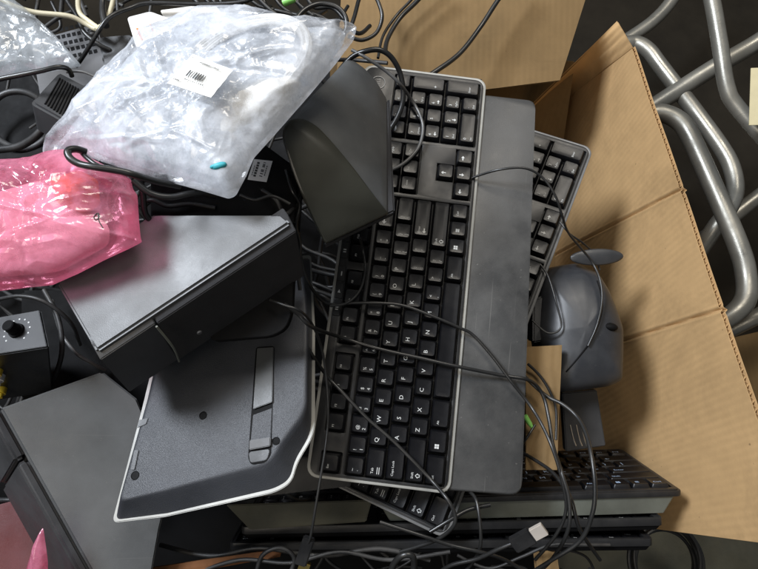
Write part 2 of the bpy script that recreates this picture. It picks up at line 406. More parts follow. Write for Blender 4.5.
# ------------------------------------------------------------------ keyboards
U = .01905
def key_mesh(bm, x0, x1, y0, y1, zb, zt, legend=None, taper=.0022, dish=.0005):
    """one sculpted key cap; legend = list of (text, dx, dy, size) from the cap's lower left"""
    g = .0005
    x0 += g; x1 -= g; y0 += g; y1 -= g
    t = taper
    base = rrect(x0, x1, y0, y1, .0012, zb, 2)
    mid = rrect(x0+t*.15, x1-t*.15, y0+t*.15, y1-t*.12, .0014, zb+(zt-zb)*.45, 2)
    up = rrect(x0+t*.78, x1-t*.78, y0+t*.95, y1-t*.50, .0017, zt-.0008, 2)
    top = rrect(x0+t, x1-t, y0+t*1.2, y1-t*.72, .0018, zt, 2)
    w = min(.0035, (x1-x0)*.25)
    inn = rrect(x0+t+w*.8, x1-t-w*.8, y0+t*1.2+w*.8, y1-t*.72-w*.8, .002, zt-dish, 2)
    loft(bm, [base, mid, up, top, inn])
    if legend:
        for s, dx, dy, size in legend:
            X = x0+t+.0012+dx; Y = y0+t*1.2+dy; z = zt+.00004
            if s == '#win':
                for i in (0, 1):
                    for j in (0, 1):
                        flat_poly(bm, [Vector((X+i*.0022, Y+j*.0022, z)), Vector((X+i*.0022+.0019, Y+j*.0022, z)), Vector((X+i*.0022+.0019, Y+j*.0022+.0019, z)), Vector((X+i*.0022, Y+j*.0022+.0019, z))], 1)
            elif s == '#menu':
                for j in range(3): flat_poly(bm, [Vector((X, Y+j*.0014, z)), Vector((X+.0035, Y+j*.0014, z)), Vector((X+.0035, Y+j*.0014+.0007, z)), Vector((X, Y+j*.0014+.0007, z))], 1)
            elif s.startswith('#arr'):
                a = {'l': 180, 'r': 0, 'u': 90, 'd': 270}[s[4]]
                Rm = Matrix.Translation((X+.002, Y+.001, z)) @ Matrix.Rotation(R_(a), 4, 'Z')
                sz = size
                for poly in ([(-.5, -.12), (.1, -.12), (.1, .12), (-.5, .12)], [(.1, -.42), (.62, 0), (.1, .42)]):
                    flat_poly(bm, [Rm @ Vector((px*sz, py*sz, 0)) for px, py in poly], 1)
            elif s == '#shift':
                sz = .0042; o = Vector((X+.002, Y+.001, z))
                ring = [(-.5, 0), (0, .55), (.5, 0), (.24, 0), (.24, -.4), (-.24, -.4), (-.24, 0)]
                for a, b in zip(ring, ring[1:]+ring[:1]):
                    quad_line(bm, o+Vector((a[0]*sz, a[1]*sz, 0)), o+Vector((b[0]*sz, b[1]*sz, 0)), .0006, Vector((0, 0, 1)), 1)
            elif s == '#tab':
                for j in (0, 1):
                    quad_line(bm, Vector((X, Y+j*.0018, z)), Vector((X+.0062, Y+j*.0018, z)), .0006, Vector((0, 0, 1)), 1)
            else:
                add_text(bm, s, X, Y, z, size, bold=.06)
BIG = .0056; SM = .0040; TI = .0029
def letter(c): return [(c, .0004, .0068, BIG)]
def two(a, b): return [(a, .0004, .0078, .0044), (b, .0006, .0016, .0044)]
def word(w): return [(w, .0002, .0080, TI)]
def layout(full=True, low=.005, left=.0045):
    """list of (x0, x1, y0, y1, legend, block) for a 104-key board, metres from the front left corner"""
    K = []
    def row(y, x, items, blk='main'):
        for w, lg in items:
            if lg != 'gap': K.append((x, x+w*U, y, y+U, lg, blk))
            x += w*U
        return x
    y = low
    row(y, left, [(1.5, word('Ctrl')), (1.25, [('#win', .0015, .0058, 0)]), (1.5, word('Alt')), (5.75+.5, None), (1.5, word('Alt')), (1.0, [('#win', .0015, .0058, 0)]), (1.0, [('#menu', .0015, .0058, 0)]), (1.0, word('Ctrl'))])
    row(y+U, left, [(2.25, [('Shift', .0002, .0085, .0032), ('#shift', .0012, .0032, 0)])]+[(1, letter(c)) for c in 'ZXCVBNM']+[(1, two('<', ',')), (1, two('>', '.')), (1, two('?', '/')), (2.75, [('Shift', .0002, .0085, .0032), ('#shift', .0012, .0032, 0)])])
    row(y+2*U, left, [(1.75, [('Caps Lock', .0002, .0085, .0031)])]+[(1, letter(c)) for c in 'ASDFGHJKL']+[(1, two(':', ';')), (1, two('"', "'")), (2.25, [('Enter', .0002, .0085, .0032), ('#arrl', .0012, .003, .005)])])
    row(y+3*U, left, [(1.5, [('Tab', .0002, .0085, .0034), ('#tab', .0002, .0030, 0)])]+[(1, letter(c)) for c in 'QWERTYUIOP']+[(1, two('{', '[')), (1, two('}', ']')), (1.5, two('|', '\\'))])
    row(y+4*U, left, [(1, two('~', '`'))]+[(1, two(a, b)) for a, b in zip('!@#$%^&*()', '1234567890')]+[(1, two('_', '-')), (1, two('+', '=')), (2, [('#arrl', .002, .0075, .006)])])
    yf = y+5*U+.0048
    xe = row(yf, left, [(1, word('Esc')), (1, 'gap')]+[(1, word('F%d' % i)) for i in range(1, 5)]+[(.5, 'gap')]+[(1, word('F%d' % i)) for i in range(5, 9)]+[(.5, 'gap')]+[(1, word('F%d' % i)) for i in range(9, 13)], 'fn')
    if full:
        xn = left+15*U+.0058
        row(yf, xn, [(1, word('Print')), (1, word('Scroll')), (1, word('Pause'))], 'nav')
        row(y+4*U, xn, [(1, word('Insert')), (1, word('Home')), (1, word('PgUp'))], 'nav')
        row(y+3*U, xn, [(1, word('Delete')), (1, word('End')), (1, word('PgDn'))], 'nav')
        row(y+U, xn+U, [(1, [('#arru', .001, .008, .0046)])], 'nav')
        row(y, xn, [(1, [('#arrl', .001, .008, .0046)]), (1, [('#arrd', .001, .008, .0046)]), (1, [('#arrr', .001, .008, .0046)])], 'nav')
        xp = xn+3*U+.0058
        row(y+4*U, xp, [(1, word('Num')), (1, letter('/')), (1, letter('*')), (1, letter('-'))], 'pad')
        row(y+3*U, xp, [(1, two('7', 'Home')[:1]+[('Home', .0004, .0018, TI)]), (1, two('8', '')[:1]+[('#arru', .001, .0028, .004)]), (1, two('9', '')[:1]+[('PgUp', .0004, .0018, TI)])], 'pad')
        row(y+2*U, xp, [(1, two('4', '')[:1]+[('#arrl', .001, .0028, .004)]), (1, two('5', '')[:1]), (1, two('6', '')[:1]+[('#arrr', .001, .0028, .004)])], 'pad')
        row(y+U, xp, [(1, two('1', '')[:1]+[('End', .0004, .0018, TI)]), (1, two('2', '')[:1]+[('#arrd', .001, .0028, .004)]), (1, two('3', '')[:1]+[('PgDn', .0004, .0018, TI)])], 'pad')
        K.append((xp, xp+2*U, y, y+U, [('0', .0004, .0078, .0044), ('Ins', .0004, .0018, TI)], 'pad'))
        K.append((xp+2*U, xp+3*U, y, y+U, [('.', .0004, .0078, .0044), ('Del', .0004, .0018, TI)], 'pad'))
        K.append((xp+3*U, xp+4*U, y+2*U, y+4*U, letter('+'), 'pad'))
        K.append((xp+3*U, xp+4*U, y, y+2*U, word('Enter'), 'pad'))
    return K
def build_keyboard(t, Ln, W, keys, mats, thick=.018, rim=.003, rimz=(-.012, -.0012), corner=.009, hidden=lambda x, y: False, zt=.0055, taper=.0022):
    rimmat, keymat, legmat, bezmat, bodymat = mats
    bm = bmesh.new()
    loft(bm, [rrect(.003, Ln-.003, .003, W-.003, corner, -thick), rrect(.001, Ln-.001, .001, W-.001, corner, -thick+.004), rrect(.001, Ln-.001, .001, W-.001, corner, -.0042)])
    part('body', bm, [bodymat], t, False)
    # bezel with an opening round each block of keys
    holes = []
    blocks = {}
    m = .0006
    for x0, x1, y0, y1, lg, b in keys:
        blocks.setdefault((b, ), []).append((x0, x1, y0, y1))
    done = []
    def hole(sel):
        if sel: holes.append(rrect(min(k[0] for k in sel)-m, max(k[1] for k in sel)+m, min(k[2] for k in sel)-m, max(k[3] for k in sel)+m, .0012, 0, 2))
    for (b, ), sel in blocks.items():
        if b in ('main', 'pad'): hole(sel)
        elif b == 'fn':
            run = []
            for k in sorted(sel):
                if run and k[0]-run[-1][1] > .003: hole(run); run = []
                run.append(k)
            hole(run)
        elif b == 'nav':
            ys = sorted(set(k[2] for k in sel))
            hole([k for k in sel if k[2] == ys[-1]])
            hole([k for k in sel if k[2] in ys[2:4]])
            # arrows: inverted T as one outline
            low = [k for k in sel if k[2] == ys[0]]; up = [k for k in sel if k[2] == ys[1]]
            if low and up:
                x0 = min(k[0] for k in low)-m; x1 = max(k[1] for k in low)+m; y0 = low[0][2]-m; y1 = low[0][3]+m
                ux0, ux1, uy1 = up[0][0]-m, up[0][1]+m, up[0][3]+m
                holes.append([Vector(p+(0, )) for p in ((x0, y0), (x1, y0), (x1, y1), (ux1, y1), (ux1, uy1), (ux0, uy1), (ux0, y1), (x0, y1))])
    part('bezel', plate_holes(rrect(.0012, Ln-.0012, .0012, W-.0012, corner, 0), holes, -.0041, 0), [bezmat], t, False)
    if rim:
        part('rim', plate_holes(rrect(-rim*.55, Ln+rim*.55, -rim*.55, W+rim*.55, corner+rim*.6, 0, 6), [rrect(.0014, Ln-.0014, .0014, W-.0014, corner, 0, 6)], rimz[0], rimz[1], .0008), [rimmat], t, False)
    rest = bmesh.new(); nrest = 0
    for x0, x1, y0, y1, lg, b in keys:
        h = hidden((x0+x1)/2, (y0+y1)/2)
        if h == 'skip': continue
        bm = rest if h else bmesh.new()
        dz = random.uniform(-.0002, .0002)
        key_mesh(bm, x0, x1, y0, y1, -.0043, zt+dz, lg, taper)
        if h: nrest += 1
        else:
            c = Vector(((x0+x1)/2, (y0+y1)/2, -.0043))
            bmesh.ops.translate(bm, vec=-c, verts=bm.verts)
            o = part('key', bm, [keymat, legmat], t, False, 40); o.location = c
    if nrest:
        o = part('key_bank', rest, [keymat, legmat], t, False, 40); o['kind'] = 'stuff'
    else: rest.free()

def pose(R, t, s=1.0):
    m = Matrix([[*R[0], t[0]*s], [*R[1], t[1]*s], [*R[2], t[2]*s], [0, 0, 0, 1]])
    return CAM @ m

# --- large keyboard with pale rim and palm rest
MAINM = pose([[.1202, -.9922, .0317], [.9669, .1243, .223], [-.2252, .0039, .9743]], [.0661, -.1976, -.5468])
ML, MW = .442, .135
PM = Plane(MAINM.translation, MAINM.to_3x3() @ Vector((0, 0, 1)))
t = thing('keyboard', 'large black keyboard with pale rim and wide black palm rest', 'keyboard', MAINM, 'keyboards in the box')
KM = layout(True)
hid = [k for k in KM]
# the keys under the small speaker cannot be seen: one bank
build_keyboard(t, ML, MW, KM, ('rim', 'key', 'legend', 'bezel', 'well'), rim=.0036,
               hidden=lambda x, y: x > .255 and x < .40 and y > .098)
# media buttons in the back strip
for i, sx in enumerate((.155, .173, .191, .216, .234, .252, .270)):
    bm = bmesh.new(); loft(bm, [rrect(sx, sx+.0165, .1256, .1332, .001, .0001, 2), rrect(sx+.0004, sx+.0161, .126, .1328, .001, .0010, 2)])
    z = .00105
    if i % 3 == 0:
        for dx in (.006, .0085): flat_poly(bm, [Vector((sx+dx, .128, z)), Vector((sx+dx+.0012, .128, z)), Vector((sx+dx+.0012, .131, z)), Vector((sx+dx, .131, z))], 1)
    elif i % 3 == 1:
        flat_poly(bm, [Vector((sx+.006, .128, z)), Vector((sx+.0095, .1295, z)), Vector((sx+.006, .131, z))], 1)
    else:
        quad_line(bm, Vector((sx+.006, .1295, z)), Vector((sx+.0105, .1295, z)), .0011, Vector((0, 0, 1)), 1)
    part('media_button', bm, ['bezel', 'legend'], t, False)
# round emblem pressed into the back right corner
bm = bmesh.new(); ec = Vector((ML-.020, MW-.0165, .0003))
torus(bm, ec, Vector((0, 0, 1)), .0075, .0006, 40, 6)
add_text(bm, 'DELL', ec.x-.0062, ec.y-.0018, .0004, .0052, 0)
part('emblem', bm, ['rimdark'], t, False)
bm = bmesh.new()
for i in range(3): cyl(bm, Vector((ML-.055+i*.012, MW-.012, 0)), Vector((0, 0, 1)), .0011, .0005, 12)
part('indicator_light', bm, ['rimdark'], t, False)
# palm rest clipped to the front edge
def on_main(u, v, h=0.0): return MAINM.inverted() @ PM.at(u, v, h)
pr = [on_main(484, 92), on_main(537, 98), on_main(523, 497), on_main(447, 491)]
pr = [Vector((p.x, p.y, 0)) for p in pr]
bm = bmesh.new()
lp = lambda s, z: [Vector((q.x, q.y, z)) for q in fillet([p + (Vector((sum(k.x for k in pr)/4, sum(k.y for k in pr)/4, 0))-p).normalized()*s for p in pr], [.003, .010, .012, .003], 6)]
loft(bm, [lp(.004, -.013), lp(.0005, -.010), lp(0, -.0065), lp(.001, -.0045), lp(.0030, -.0035)])
part('palm_rest', bm, ['palm'], t, False, 50)

# --- slimmer keyboard lying underneath at an angle
S2 = 1.065
K2M = pose([[.4022, -.91, -.1003], [.8802, .3542, .316], [-.252, -.2154, .9435]], [.0622, -.2357, -.5355], S2) @ Matrix.Scale(S2, 4)
# orthonormalise
_r = K2M.to_quaternion().to_matrix().to_4x4(); K2M = Matrix.Translation(K2M.translation) @ _r @ Matrix.Scale(S2, 4)
t = thing('keyboard', 'black keyboard with grey rim lying at an angle under the palm rest', 'keyboard', K2M, 'keyboards in the box')
P2 = Plane(K2M.translation, (K2M.to_3x3() @ Vector((0, 0, 1))))
build_keyboard(t, ML, .140, layout(True), ('rimdark', 'key', 'legend', 'bezel', 'well'), rim=.003,
               hidden=lambda x, y: (x > .075 and y > .085 and x < .33) or (.07 < x < .26))

# --- compact keyboard and two more boards standing on edge at the near side
def stood(u, v, d, roll, tilt=0.):
    m = Matrix.Rotation(R_(roll), 4, 'Z') @ Matrix([[1, 0, 0, 0], [0, 0, 1, 0], [0, -1, 0, 0], [0, 0, 0, 1]]) @ Matrix.Rotation(R_(tilt), 4, 'X')
    p = Vector(((u-CX)/FPX*d, (CY-v)/FPX*d, -d))
    return CAM @ Matrix.Translation(p) @ m
CL = 15*U+.011
m5 = stood(681, 489.5, .61, 1.7, .2) @ Matrix.Scale(1.09, 4) @ Matrix.Translation((-CL, 0, 0))
t = thing('keyboard', 'compact black keyboard with pale blue legends facing up at the near right', 'keyboard', m5, 'keyboards in the box')
K5 = []
for k in layout(False, .008, .0055):
    lg = k[4]
    if lg: lg = [(q[0], .0030 if len(q[0]) < 2 or q[0][0] == '#' else .0016, .0040, .0082 if len(q[0]) < 2 else .0046) for q in lg[:1]]
    K5.append(k[:4]+(lg, k[5]))
build_keyboard(t, CL, .138, K5, ('bezel', 'key', 'legendblue', 'bezel', 'well'), thick=.006, rim=.002, rimz=(-.0065, -.001), corner=.004, zt=.0028, taper=.0014,
               hidden=lambda x, y: x < .085)
bm = bmesh.new()
loft(bm, [rrect(.012, CL-.014, .004, .132, .003, -.024), rrect(.003, CL-.005, .001, .137, .003, -.0068)])
part('base', bm, ['side'], t, False)
for (u, v, d, roll, lab, ln) in ((662, 518.5, .605, 1.2, 'black keyboard squeezed between the compact keyboard and the lowest board', .442), (652, 539, .603, .6, 'lowest black keyboard of the stack standing on edge at the near side', .442)):
    mm = stood(u, v, d, roll, -.5) @ Matrix.Translation((-ln, 0, 0))
    t = thing('keyboard', lab, 'keyboard', mm, 'keyboards in the box')
    build_keyboard(t, ln, .14, layout(True), ('bezel', 'key', 'legend', 'bezel', 'blackm'), thick=.013, rim=.002, rimz=(-.0075, .0006), corner=.004, zt=-.0025, hidden=lambda x, y: True)

# ------------------------------------------------------------------ upturned keyboard (underside up)
B0, B1, B2 = P(112, 522, .503), P(300, 478, .495), P(314, 326, .555)
PUb = Plane.three(B0, B1, B2)
TU = .019
rim_px = [(112, 523), (165, 517), (276, 492.5), (292, 483), (297, 464), (315, 434), (315, 326), (311, 255), (176, 268), (143, 405)]
top_px = [(118.5, 503), (165, 492), (266, 466), (275, 458), (281, 446), (307, 411), (307.5, 326), (303, 258), (184, 272), (146, 405)]
t = thing('upturned_keyboard', 'keyboard lying underside up, grained black back with a thin pale rim and folding foot', 'keyboard', PUb.at(220, 430), 'keyboards in the box')
base = fillet([PUb.at(u, v, .0) for u, v in rim_px], [.006, 0, .012, .01, .012, .012, .002, .004, .004, .004])
basehi = fillet([PUb.at(u, v, .0028) for u, v in rim_px], [.006, 0, .012, .01, .012, .012, .002, .004, .004, .004])
cen = sum(base, Vector())/len(base)
bm = bmesh.new(); loft(bm, [base, basehi]); bevel_all(bm, .0008)
part('rim', bm, ['rim'], t)
inner = [p+(cen-p).normalized()*.0035 for p in basehi]
tops = fillet([PUb.at(u, v, TU) for u, v in top_px], [.006, 0, .012, .01, .012, .012, .002, .004, .004, .004])
cen2 = sum(tops, Vector())/len(tops)
sh = [p+(q-p)*.8+(p-cen2).normalized()*.0000 for p, q in zip(inner, tops)]
tops2 = [p+(cen2-p).normalized()*.004+PUb.n*.0012 for p in tops]
bm = bmesh.new(); loft(bm, [[p+PUb.n*.0001 for p in inner], sh, tops, [p*.5+q*.5+PUb.n*.0006 for p, q in zip(tops, tops2)], tops2])
part('body', bm, ['textured'], t, True, 60)
HU = TU+.0012
def up(u, v, h=0.): return PUb.at(u, v, HU+h)
# channel, folding foot, clip
bm = prism(fillet([up(256, 347, .0004), up(274.5, 346, .0004), up(271, 455, .0004), up(265, 463, .0004), up(251, 465, .0004), up(248, 458, .0004)], .003), fillet([up(256, 347, -.002), up(274.5, 346, -.002), up(271, 455, -.002), up(265, 463, -.002), up(251, 465, -.002), up(248, 458, -.002)], .003), 0, 0)
part('foot_recess', bm, ['blackm'], t)
a = [up(257, 348, .0016), up(273.5, 347, .0016), up(272, 402, .0028), up(253, 409, .0028)]
part('folding_foot', prism(a, ext(a, -PUb.n*.0016), 0, .0005), ['spk'], t)
a = [up(253, 415, .0013), up(272, 408, .0013), up(270.5, 440, .0013), up(250.5, 442, .0013)]
f = part('foot_latch', prism(a, ext(a, -PUb.n*.0012), 0, .0004), ['textured'], t)
a = [up(249.5, 440, .0040), up(270.5, 437, .0040), up(270, 446, .0034), up(249, 450, .0034)]
part('clip', prism(a, ext(a, -PUb.n*.0034), 0, .0006), ['vent'], f)
a = [up(248.5, 452, .0012), up(270, 449, .0012), up(267, 460, .0012), up(250, 463, .0012)]
part('pad', prism(a, ext(a, -PUb.n*.0010), .003, .0003), ['spk_dark'], t)
for (u, v, r) in ((203, 415.5, .0032), (276, 441, .0030), (135, 475.5, .0034)):
    bm = bmesh.new(); torus(bm, up(u, v, .0002), PUb.n, r, .0005, 24, 6); cyl(bm, up(u, v, .0000), PUb.n, r*.95, .0003, 20)
    part('screw_hole', bm, ['blackm'], t)
a = [up(130.5, 470, .0012), up(134.5, 470, .0012), up(138.5, 450, .0012), up(134, 450, .0012)]
part('rubber_pad', prism(fillet(a, .0015), ext(fillet(a, .0015), -PUb.n*.001), 0, .0003), ['spk_dark'], t)
a = [up(137, 428, .0010), up(146, 424, .0010), up(148, 418, .0010), up(139, 420, .0010)]
part('latch', prism(a, ext(a, -PUb.n*.001), 0, .0003), ['spk_dark'], t)

# ------------------------------------------------------------------ speakers
# wide speaker lying on its side
d_, c_, a_ = P(96, 351, .428), P(291, 222, .445), P(56, 283, .452)
PS = Plane.three(d_, c_, a_)
top = [PS.at(u, v) for u, v in ((56, 282), (150, 214), (281, 214), (291, 222), (96, 351))]
W1 = P(129, 388, .485)-d_
t = thing('speaker', 'wide grey speaker lying on its side, black front facing down right', 'speaker', top[4]+W1, 'computer speakers in the box')
part('cabinet', prism(top, ext(top, W1), 0, .002, 3), ['spk_light'], t)
ex = (top[3]-top[4]); nf = ex.cross(W1).normalized()
if nf.dot(EYE-top[4]) < 0: nf = -nf
def front_slab(s0, s1, th, mt, nm):
    wn = W1.normalized(); wl = W1.length
    pr_ = [(-.0004, -.016), (-.0004, -.0075), (.0075, th), (wl*1.01, th), (wl*1.01, -.016)]
    q = [top[4]+ex*s0+wn*a+nf*b for a, b in pr_]
    part(nm, prism(q, ext(q, ex*(s1-s0)), 0, .0007, 2), [mt], t)
front_slab(-.006, .271, .0035, 'spk_dark', 'front_panel')
front_slab(.279, 1.008, .0045, 'grille', 'grille')
s0 = top[4]+ex*.272+W1*.05+nf*.0095; s1 = top[4]+ex*.285+W1*.5+nf*.013; s2 = top[4]+ex*.272+W1*.92+nf*.0095
bm = bmesh.new(); tube(bm, [s0, s1, s2], .0009, 8)
part('lit_seam_strip', bm, ['side'], t)  # paler strip paints the lit sliver along the seam
bm = bmesh.new(); lc = top[4]+ex*.42+W1*.55+nf*.013; cyl(bm, lc, nf, .0022, .0012, 16, .0016)
part('power_light', bm, ['vent'], t)
# its rounded stand foot
fp = [(196, 300), (294, 268), (292, 311), (286, 328), (272, 336), (212, 341)]
PF = Plane.three(P(212, 341, .488), P(286, 328, .488), P(292, 270, .50))
a = fillet([PF.at(u, v) for u, v in fp], [.004, .004, .006, .010, .012, .004])
bm = prism(a, ext(a, -PF.n*.010), 0, .0025, 3)
single('stand_base', bm, 'blackm', 'rounded black plastic base poking out below the wide grey speaker', 'stand')

# small tapered speaker with an olive end
near = [(325, 244), (388.5, 213.5), (374, 196), (351, 165), (331, 141), (316, 125.5), (303, 118.5), (291, 119), (283.5, 126), (282, 137), (293, 174), (311, 216)]
far = [(371, 118), (387, 100), (377, 82), (370, 74), (364, 68), (358.5, 64), (354, 61), (349, 60), (345, 61), (341, 66), (347, 80), (358, 102)]
PN = Plane.three(P(325, 244, .497), P(388, 213, .512), P(295, 119, .478))
PFa = Plane.three(P(371, 118, .575), P(387, 100, .580), P(349, 60, .555))
nearp = [PN.at(u, v) for u, v in near]; farp = [PFa.at(u, v) for u, v in far]
rr = [.003, .003, .02, .02, .02, .012, .010, .010, .010, .012, .02, .02]
nl = fillet(nearp, rr, 4); fl = fillet(farp, [r*.6 for r in rr], 4)
t = thing('speaker', 'small tapered grey speaker with a smooth olive end, lying over the keyboard numpad side', 'speaker', nearp[0], 'computer speakers in the box')
bm = bmesh.new(); nd = (nl[0]-fl[0]).normalized()
loft(bm, [nl, [p+(q-p)*.5+TOCAM*.0008 for p, q in zip(nl, fl)], fl])
part('cabinet', bm, ['spk'], t, True, 40)
cn = sum(nl, Vector())/len(nl); nn = PN.n
bm = bmesh.new(); loft(bm, [[p-nn*.0005 for p in nl], [p+nn*.0012 for p in nl], [p+(cn-p).normalized()*.0016+nn*.0024 for p in nl]])
part('end_cap', bm, ['spk_olive'], t, True, 40)
# front grille along the flat side
g0, g1 = nearp[0], nearp[1]; h0, h1 = farp[0], farp[1]
gn = (g1-g0).cross(h0-g0).normalized()
if gn.dot(nearp[6]-g0) > 0: gn = -gn
a = [g0+(g0-g1)*.02, g1+(g1-g0)*.10, h1+(h1-h0)*.16, h0]
part('grille', prism(ext(a, gn*.007), ext(a, gn*.0003), 0, .0015, 2), ['grille'], t)

# third speaker at the near left
P3 = Plane.three(P(0, 408, .535), P(103, 371, .553), P(130, 560, .545))
px3 = [(0, 408), (103, 371), (137, 398), (172, 480), (160, 530), (146, 610), (113, 610)]
top = [P3.at(u, v) for u, v in px3]
W3 = P(-13, 438, .60)-top[0]
t = thing('speaker', 'dark grey speaker at the near left with a black seamed front edge', 'speaker', top[0]+W3, 'computer speakers in the box')
part('cabinet', prism(top, ext(top, W3), 0, .002, 3), ['spk'], t)
ex3 = top[6]-top[0]; n3 = ex3.cross(W3).normalized()
if n3.dot(EYE-top[0]) < 0: n3 = -n3
if n3.dot(top[1]-top[0]) > 0: n3 = -n3
for nm, q0, q1, mt in (('front_panel', -.01, .235, 'spk_dark'), ('grille', .245, 1.0, 'grille')):
    p = [top[0]+ex3*q0, top[0]+ex3*q1, top[0]+ex3*q1+W3, top[0]+ex3*q0+W3]
    part(nm, prism(ext(p, n3*.010), ext(p, n3*.0002), 0, .003, 3), [mt if nm != 'grille' else 'spk_dark'], t)

# ------------------------------------------------------------------ knob box at the left edge
PK = Plane.three(P(41, 310, .525), P(49, 347, .505), P(0, 320, .525))
top = [PK.at(u, v) for u, v in ((-60, 328), (41, 310), (49, 347), (-60, 364))]
WK = P(53, 392, .575)-top[2]
t = thing('control_box', 'black control box with a round volume knob ringed by white dots', 'control box', top[3]+WK)
part('case', prism(top, ext(top, WK), 0, .0012), ['black'], t)
fp = [p+(sum(top, Vector())/4-p)*.03 for p in top]
part('face_plate', prism(ext(fp, PK.n*.0012), ext(fp, PK.n*.0002), 0, .0004), ['spk_dark'], t)
kc = PK.at(17, 331, .0012)
bm = bmesh.new(); cyl(bm, kc, PK.n, .0072, .003, 28, .0066); cyl(bm, kc+PK.n*.003, PK.n, .0056, .010, 28, .0050)
bevel_all(bm, .0005, 2, 40); part('knob', bm, ['blackm'], t)
bm = bmesh.new(); kx = (top[2]-top[3]).normalized(); ky = PK.n.cross(kx)
for i in range(11):
    a = R_(-120+24*i-90+90)
    a = R_(225-27*i)
    cyl(bm, kc+(kx*math.cos(a)+ky*math.sin(a))*.0118, PK.n, .0008, .0002, 10)
part('dial_marks', bm, ['legend'], t)
fn = (top[2]-top[3]).cross(WK).normalized()
if fn.dot(EYE-top[2]) < 0: fn = -fn
for (f, g, mt) in ((.50, .30, 'yellow'), (.51, .42, 'white'), (.50, .72, 'yellow')):
    c = top[3]+(top[2]-top[3])*f+WK*g
    bm = bmesh.new(); cyl(bm, c, fn, .0045, .006, 20); cyl(bm, c+fn*.006, fn, .0026, .004, 16)
    part('socket', bm, [mt], t)

# ------------------------------------------------------------------ bags
def resample(pts, n):
    pts = pts+[pts[0]]
    ln = [0.]
    for a, b in zip(pts, pts[1:]): ln.append(ln[-1]+(b-a).length)
    out = []; j = 0
    for i in range(n):
        s = ln[-1]*i/n
        while ln[j+1] < s: j += 1
        out.append(pts[j].lerp(pts[j+1], (s-ln[j])/(ln[j+1]-ln[j])))
    return out
def ridge(p, sc_, seed):
    q = p*sc_+Vector((seed, seed*1.7, -seed))
    w = noise.noise_vector(q*.5)*.6
    return 1-abs(noise.noise(q+w))*2.2
def bag(outline, center, lift, crumple, rings=70, segs=300, seed=1., bottom=.010, folds=0):
    outl = resample(outline, segs)
    for _ in range(2): outl = [outl[i]*.5+(outl[i-1]+outl[(i+1) % segs])*.25 for i in range(segs)]
    bm = bmesh.new()
    nrm = Vector()
    for i in range(segs): nrm += (outl[i]-center).cross(outl[(i+1) % segs]-center)
    nrm.normalize()
    if nrm.dot(TOCAM) < 0: nrm = -nrm
    rnd = random.Random(seed); FL = []
    for _ in range(folds):
        a = outl[rnd.randrange(segs)].lerp(center, rnd.uniform(.05, .9)); b = outl[rnd.randrange(segs)].lerp(center, rnd.uniform(.2, .95))
        b = a+(b-a).normalized()*min((b-a).length, rnd.uniform(.03, .11))
        FL.append((a, b-a, (b-a).length_squared, rnd.uniform(.0022, .005), rnd.uniform(.0010, .0030)*rnd.choice((1, 1, -1))))
    def fold(p):
        z = 0
        for a, ab, l2, w_, h_ in FL:
            k = max(0, min(1, (p-a).dot(ab)/l2)); dd = (a+ab*k-p).length
            if dd < w_: z += h_*(1-dd/w_)*min(1, 4*k, 4*(1-k))
        return z
    def layer(sgn, amp):
        grid = []
        for r in range(1, rings+1):
            f = (r/rings)**.75
            row = []
            for i in range(segs):
                p = center.lerp(outl[i], f)
                prof = max(0, 1-f**3.0)**.7
                cr = ridge(p, 16, seed+sgn)*.6+ridge(p, 38, seed+5)*.3+ridge(p, 85, seed+9)*.13
                edge = min(1, (1-f)*9+.10)
                fac = .5+.5*noise.noise(p*9+Vector((seed, 0, 0)))
                row.append(bm.verts.new(p+nrm*(sgn*amp*prof*(.75+.5*fac)+crumple*cr*edge*(1 if sgn > 0 else .5)+(fold(p)*min(1, edge*2) if sgn > 0 else 0))))
            grid.append(row)
        c = bm.verts.new(center+nrm*sgn*amp)
        for i in range(segs): bm.faces.new((c, grid[0][i], grid[0][(i+1) % segs]))
        for a, b in zip(grid, grid[1:]):
            for i in range(segs): bm.faces.new((a[i], b[i], b[(i+1) % segs], a[(i+1) % segs]))
        return grid
    layer(1, lift); layer(-1, bottom)
    bmesh.ops.remove_doubles(bm, verts=bm.verts, dist=1e-5)
    return bm
from mathutils.bvhtree import BVHTree
def drape(bm):
    t = BVHTree.FromBMesh(bm)
    def f(u, v, h=0., fallback=.43):
        d = (P(u, v, 1)-EYE).normalized(); q = t.ray_cast(EYE, d)
        return (q[0] if q[0] else P(u, v, fallback))-d*h
    return f
# big clear bag
CB = [(43, 155, .455), (60, 131, .46), (84, 104, .465), (108, 78, .47), (139, 41, .478), (174, 26, .48), (204, 9, .485), (239, 8, .485), (274, 15, .48), (309, 27, .475), (335, 23, .47), (357, 26, .47), (354, 40, .468), (335, 65, .46), (309, 96, .45), (274, 136, .44), (254, 158, .437), (247, 175, .432), (236, 196, .427), (229, 199, .427), (204, 191.5, .430), (139, 174, .440), (73, 152, .452), (47, 157, .455)]
CBP = [P(*q) for q in CB]
cbc = P(195, 92, .455)
bmb = bag(CBP, cbc, .030, .0060, 120, 460, seed=3.1, folds=60); onbag = drape(bmb)
single('clear_plastic_bag', bmb, 'clear', 'large crumpled clear plastic bag of white cables with a paper label', 'plastic bag', 'plastic bags in the box', 'film')
PB = Plane.three(onbag(180, 54, .0), onbag(240, 75, .0), onbag(195, 105, .0))
